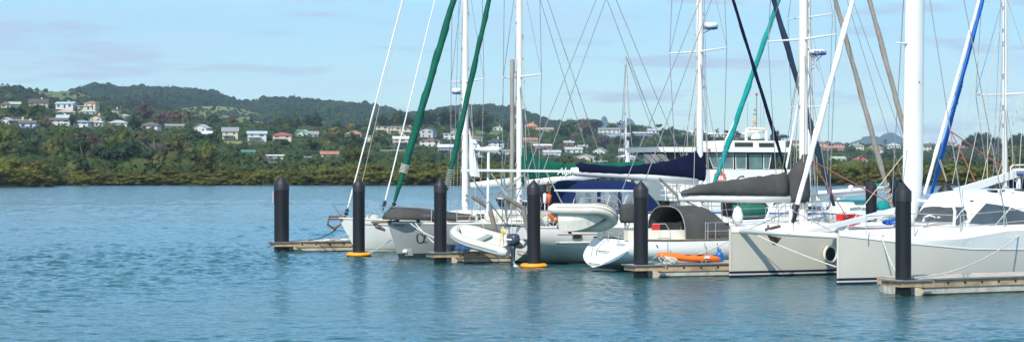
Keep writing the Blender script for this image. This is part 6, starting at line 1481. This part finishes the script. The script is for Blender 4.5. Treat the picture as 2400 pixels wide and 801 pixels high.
for it in tree_items:
    if 'group' not in it[0]: it[0]['group'] = 'trees on the hillside'
# mangroves
top_m = [(0,372),(60,370),(105,385),(120,400),(200,398),(260,392),(300,400),(380,402),(480,405),(560,398),(640,396),(760,388),(850,388),(1000,385),(1300,392),(1700,395),(1950,385),(2080,386),(2200,384),(2400,382)]
mi = []; rr = random.Random(33)
def mangrove(px, row):
    sh = shore(px); d = sh+(.8, 13, 28)[row]+rr.uniform(0, (3,7,12)[row])
    if px < 118 and row == 0: d = sh+rr.uniform(1,4)
    hgt = H0+(HY-(interp(px, top_m)+rr.uniform(-5,9)))/F*d-.2; hgt *= (.78,.97,1.05)[row]*rr.uniform(.8,1.12); w = rr.uniform(4.5,8.5)
    o = place('mangrove_bush', (px-1200)/F*d, d, tz(px, d)-hgt*.22, w*1.1, hgt*1.32, rr.choice(MGM), None, 'mangrove')
    mi.append([o, px, row])
px = -80
while px < 2480: mangrove(px, 0); px += rr.uniform(26, 44)
px = -70
while px < 2470: mangrove(px, 1); px += rr.uniform(30, 48)
px = -60
while px < 2470: mangrove(px, 2); px += rr.uniform(34, 52)
print('MANGROVES', len(mi))
cuts = [(660,'left of the leftmost black pile'),(841,'between the first and second piles'),(1032,'between the second and third piles'),(1251,'between the third and fourth piles'),(1640,'behind the boom covers'),(1882,'behind the motor vessel'),(2140,'left of the thick white mast'),(9999,'right of the thick white mast')]
RN = ['rounded olive mangrove at the water edge, ', 'olive mangrove behind the front row, ', 'taller olive mangrove at the back, ']
for o, px, row in mi:
    c_ = next(t for x, t in cuts if px < x); 
    if px < 118: c_ = 'on the near point at the left edge'
    o['label'] = RN[row]+c_; o['group'] = 'mangroves '+('front row ','middle row ','back row ')[row]+c_
MUD = mat('mud', (.05,.045,.03), .6, .3, .3)
g = grid('shoreline_mud', [-700+i*20 for i in range(190)], [-1.5,0,1.5,4,30], lambda px, o: 0, MUD)
me = g.data; n = 5; pxs = [-700+i*20 for i in range(190)]
for i, px in enumerate(pxs):
    for j, o in enumerate([-1.5,0,1.5,4,30]):
        d = shore(px)+o; me.vertices[i*n+j].co = ((px-1200)/F*d, d, [-.25,-.02,.06,.16,.3][j])
tag(g, kind='structure')
# utility poles on the ridges
for px, base, hp in ((428,302,28),(2014,352,17),(1603,318,14),(283,272,20)):
    d = hit(px, base); k = F/d; X = (px-1200)/k; z = tz(px, d); h = hp/k+2
    o = empty('utility_pole', (X, d, z), {428:'tall utility pole on the ridge beside the palm tree at left',2014:'small utility pole on the far right ridge above the cream house',1603:'thin utility pole left of the white mast above the navy boom cover',283:'utility pole beside the mint green roof at left'}[px], 'utility pole', 'utility poles on the ridge')
    b = MB(); b.tube([(X,d,z-1),(X,d,z+h)],[.16,.11],6); b.build('pole', TKG, o); b = MB(); b.box((X,d-.15,z+h-.5),(2.2,.12,.12)); b.build('crossarm', TK, o)
d = 2000; b = MB(); 
for dz in (0, .9):
    b.tube(sag(P(1560,318,d)+Vector((0,0,dz)), P(2014,335,d)+Vector((0,0,dz)), 4, 24), .05, 3); b.tube(sag(P(2014,335,d)+Vector((0,0,dz)), P(2480,330,d)+Vector((0,0,dz)), 4, 24), .05, 3)
tag(b.build('power_line', WIRE), 'thin power lines strung along the far right ridge', 'power line')

# ---------------------------------------------------------------- water
def water():
    NX, NY = 640, 820
    pxs = np.concatenate([[-9000,-4000,-1800,-900], np.linspace(-420, 2820, NX), [3400,4400,6500,11000]])
    pys = np.linspace(840, 427, NY); ds_ = F*H0/(pys-HY); ds_ = np.concatenate([[3,8,16,24,32], ds_[ds_ > 36], [600,1500,5000]])
    D_, PX = np.meshgrid(ds_, pxs); X = (PX-1200)/F*D_; rs = np.random.RandomState(4)
    Z = np.zeros_like(X); n = 80; g = np.gradient(ds_)[None,:]
    for i in range(n):
        lam = .30*(9**(i/n)); th = rs.normal(.25, .6); kk = 2*np.pi/lam; amp = .0094*lam**.33
        fade = np.clip(lam/(1.3*g), 0, 1)**1.5
        ph = rs.uniform(0, 6.28); q = kk*(X*np.sin(th)+D_*np.cos(th))+ph+.8*np.sin(X*.21*(1+i%3)+i)+.7*np.sin(D_*.13+i*2)
        Z += amp*(np.sin(q)+.35*np.sin(2*q+.6))*fade*.5
    # gust patches: rougher and calmer water
    gp = .75+.35*np.sin(X*.05+D_*.031+1.3*np.sin(D_*.06))*np.sin(D_*.09-X*.02)
    shel = 1-.6*np.clip((X+12-.12*(D_-60))/6, 0, 1)*np.clip((D_-40)/14, 0, 1)*np.clip((130-D_)/30, 0, 1)
    Z *= gp*shel
    V = np.stack([X, D_, Z], -1).reshape(-1,3); a, b_ = X.shape
    idx = np.arange(a*b_).reshape(a, b_); Fc = np.stack([idx[:-1,:-1], idx[1:,:-1], idx[1:,1:], idx[:-1,1:]], -1).reshape(-1,4)
    m, nt, bs = newmat('sea_water'); N = nt.nodes.new; L = nt.links.new
    bs.inputs['Base Color'].default_value = (.014,.078,.090,1); bs.inputs['Roughness'].default_value = .10; bs.inputs['IOR'].default_value = 1.333
    tc = N('ShaderNodeTexCoord'); last = None
    for sc, st, dist in (((1.6,3.2,1),.8,.08),((.5,.9,1),.8,.2),((6,11,1),.5,.02)):
        mp = N('ShaderNodeMapping'); mp.inputs['Scale'].default_value = sc; mp.inputs['Rotation'].default_value = (0,0,.2); L(tc.outputs['Object'], mp.inputs[0])
        nz = N('ShaderNodeTexNoise'); nz.inputs['Scale'].default_value = 1; nz.inputs['Detail'].default_value = 5; nz.inputs['Roughness'].default_value = .6; L(mp.outputs[0], nz.inputs[0])
        bp = N('ShaderNodeBump'); bp.inputs['Strength'].default_value = st; bp.inputs['Distance'].default_value = dist; L(nz.outputs[0], bp.inputs['Height'])
        if last: L(last.outputs[0], bp.inputs['Normal'])
        last = bp
    L(last.outputs[0], bs.inputs['Normal'])
    o = npmesh('water', V, Fc, m, True); tag(o, kind='structure')
water()

# ---------------------------------------------------------------- haze, sky, sun, camera
b = MB(); b.box((0, 5200, 398.8), (8600, 10700, 802)); hz = b.build('haze', []); tag(hz, kind='stuff'); hz.display_type = 'WIRE'
m = bpy.data.materials.new('haze'); m.use_nodes = True; nt = m.node_tree; nt.nodes.clear(); o_ = nt.nodes.new('ShaderNodeOutputMaterial'); v_ = nt.nodes.new('ShaderNodeVolumePrincipled')
v_.inputs['Color'].default_value = (.62,.80,.98,1); v_.inputs['Density'].default_value = HAZE; v_.inputs['Anisotropy'].default_value = .2; nt.links.new(v_.outputs[0], o_.inputs['Volume']); hz.data.materials.append(m)

S = Vector((-.27,-.68,.66)).normalized()
w = bpy.data.worlds.new('World'); bpy.context.scene.world = w; w.use_nodes = True; nt = w.node_tree; N = nt.nodes.new; L = nt.links.new
bg = nt.nodes['Background']; sky = N('ShaderNodeTexSky'); sky.sky_type = 'NISHITA'; sky.sun_disc = False; sky.sun_elevation = math.asin(S.z); sky.sun_rotation = math.atan2(S.x, S.y); sky.air_density = 1.0; sky.dust_density = .15; sky.ozone_density = 2.0
tc = N('ShaderNodeTexCoord'); sp = N('ShaderNodeSeparateXYZ'); L(tc.outputs['Generated'], sp.inputs[0])
hs = N('ShaderNodeHueSaturation'); hs.inputs['Saturation'].default_value = SAT; hs.inputs['Value'].default_value = 1; L(sky.outputs[0], hs.inputs['Color'])
tn = N('ShaderNodeMix'); tn.data_type = 'RGBA'; tn.blend_type = 'MULTIPLY'; tn.inputs[0].default_value = 1; L(hs.outputs[0], tn.inputs[6]); 
cr = N('ShaderNodeValToRGB'); L(sp.outputs[2], cr.inputs[0]); cr.color_ramp.elements[0].position = 0; cr.color_ramp.elements[1].position = .6
cr.color_ramp.elements[0].color = (*[a*.5 for a in T0],1); cr.color_ramp.elements[1].color = (*[a*.5 for a in T2],1)
for pp, tt in ((.07,T0),(.17,T1),(.35,T1)): e_ = cr.color_ramp.elements.new(pp); e_.color = (*[a*.5 for a in tt],1)
L(cr.outputs[0], tn.inputs[7])
col = tn.outputs[2]
def cloud(scale, lo, hi, c, amt, off):
    global col
    mp = N('ShaderNodeMapping'); mp.inputs['Scale'].default_value = scale; mp.inputs['Location'].default_value = off; L(tc.outputs['Generated'], mp.inputs[0])
    nz = N('ShaderNodeTexNoise'); nz.inputs['Scale'].default_value = 1; nz.inputs['Detail'].default_value = 7; nz.inputs['Roughness'].default_value = .55; L(mp.outputs[0], nz.inputs[0])
    mr = N('ShaderNodeMapRange'); mr.interpolation_type = 'SMOOTHSTEP'; mr.inputs[1].default_value = lo; mr.inputs[2].default_value = hi; mr.inputs[3].default_value = 0; mr.inputs[4].default_value = amt; L(nz.outputs[0], mr.inputs[0])
    mx = N('ShaderNodeMix'); mx.data_type = 'RGBA'; L(mr.outputs[0], mx.inputs[0]); L(col, mx.inputs[6]); mx.inputs[7].default_value = (*c, 1); col = mx.outputs[2]
for c_ in CLOUDS: cloud(*c_)
L(col, bg.inputs['Color']); bg.inputs['Strength'].default_value = SKYS/.5
sl = bpy.data.lights.new('sun', 'SUN'); sl.energy = SUNE; sl.angle = R(.5); sl.color = (1,.925,.81); so = bpy.data.objects.new('sun', sl); C.objects.link(so); so.rotation_euler = (-S).to_track_quat('-Z','Y').to_euler(); so.location = (0,0,200)
cd = bpy.data.cameras.new('camera'); co = bpy.data.objects.new('camera', cd); C.objects.link(co); co.location = (0,0,H0); co.rotation_euler = (R(90),0,0)
cd.sensor_width = 36; cd.lens = F/2400*36; cd.shift_y = -(400.5-HY)/2400; cd.clip_end = 40000; cd.clip_start = .5
sc = bpy.context.scene; sc.camera = co; sc.render.engine = 'CYCLES'
sc.view_settings.view_transform = 'Standard'; sc.view_settings.look = 'None'; sc.view_settings.exposure = EXPO; sc.view_settings.gamma = 1
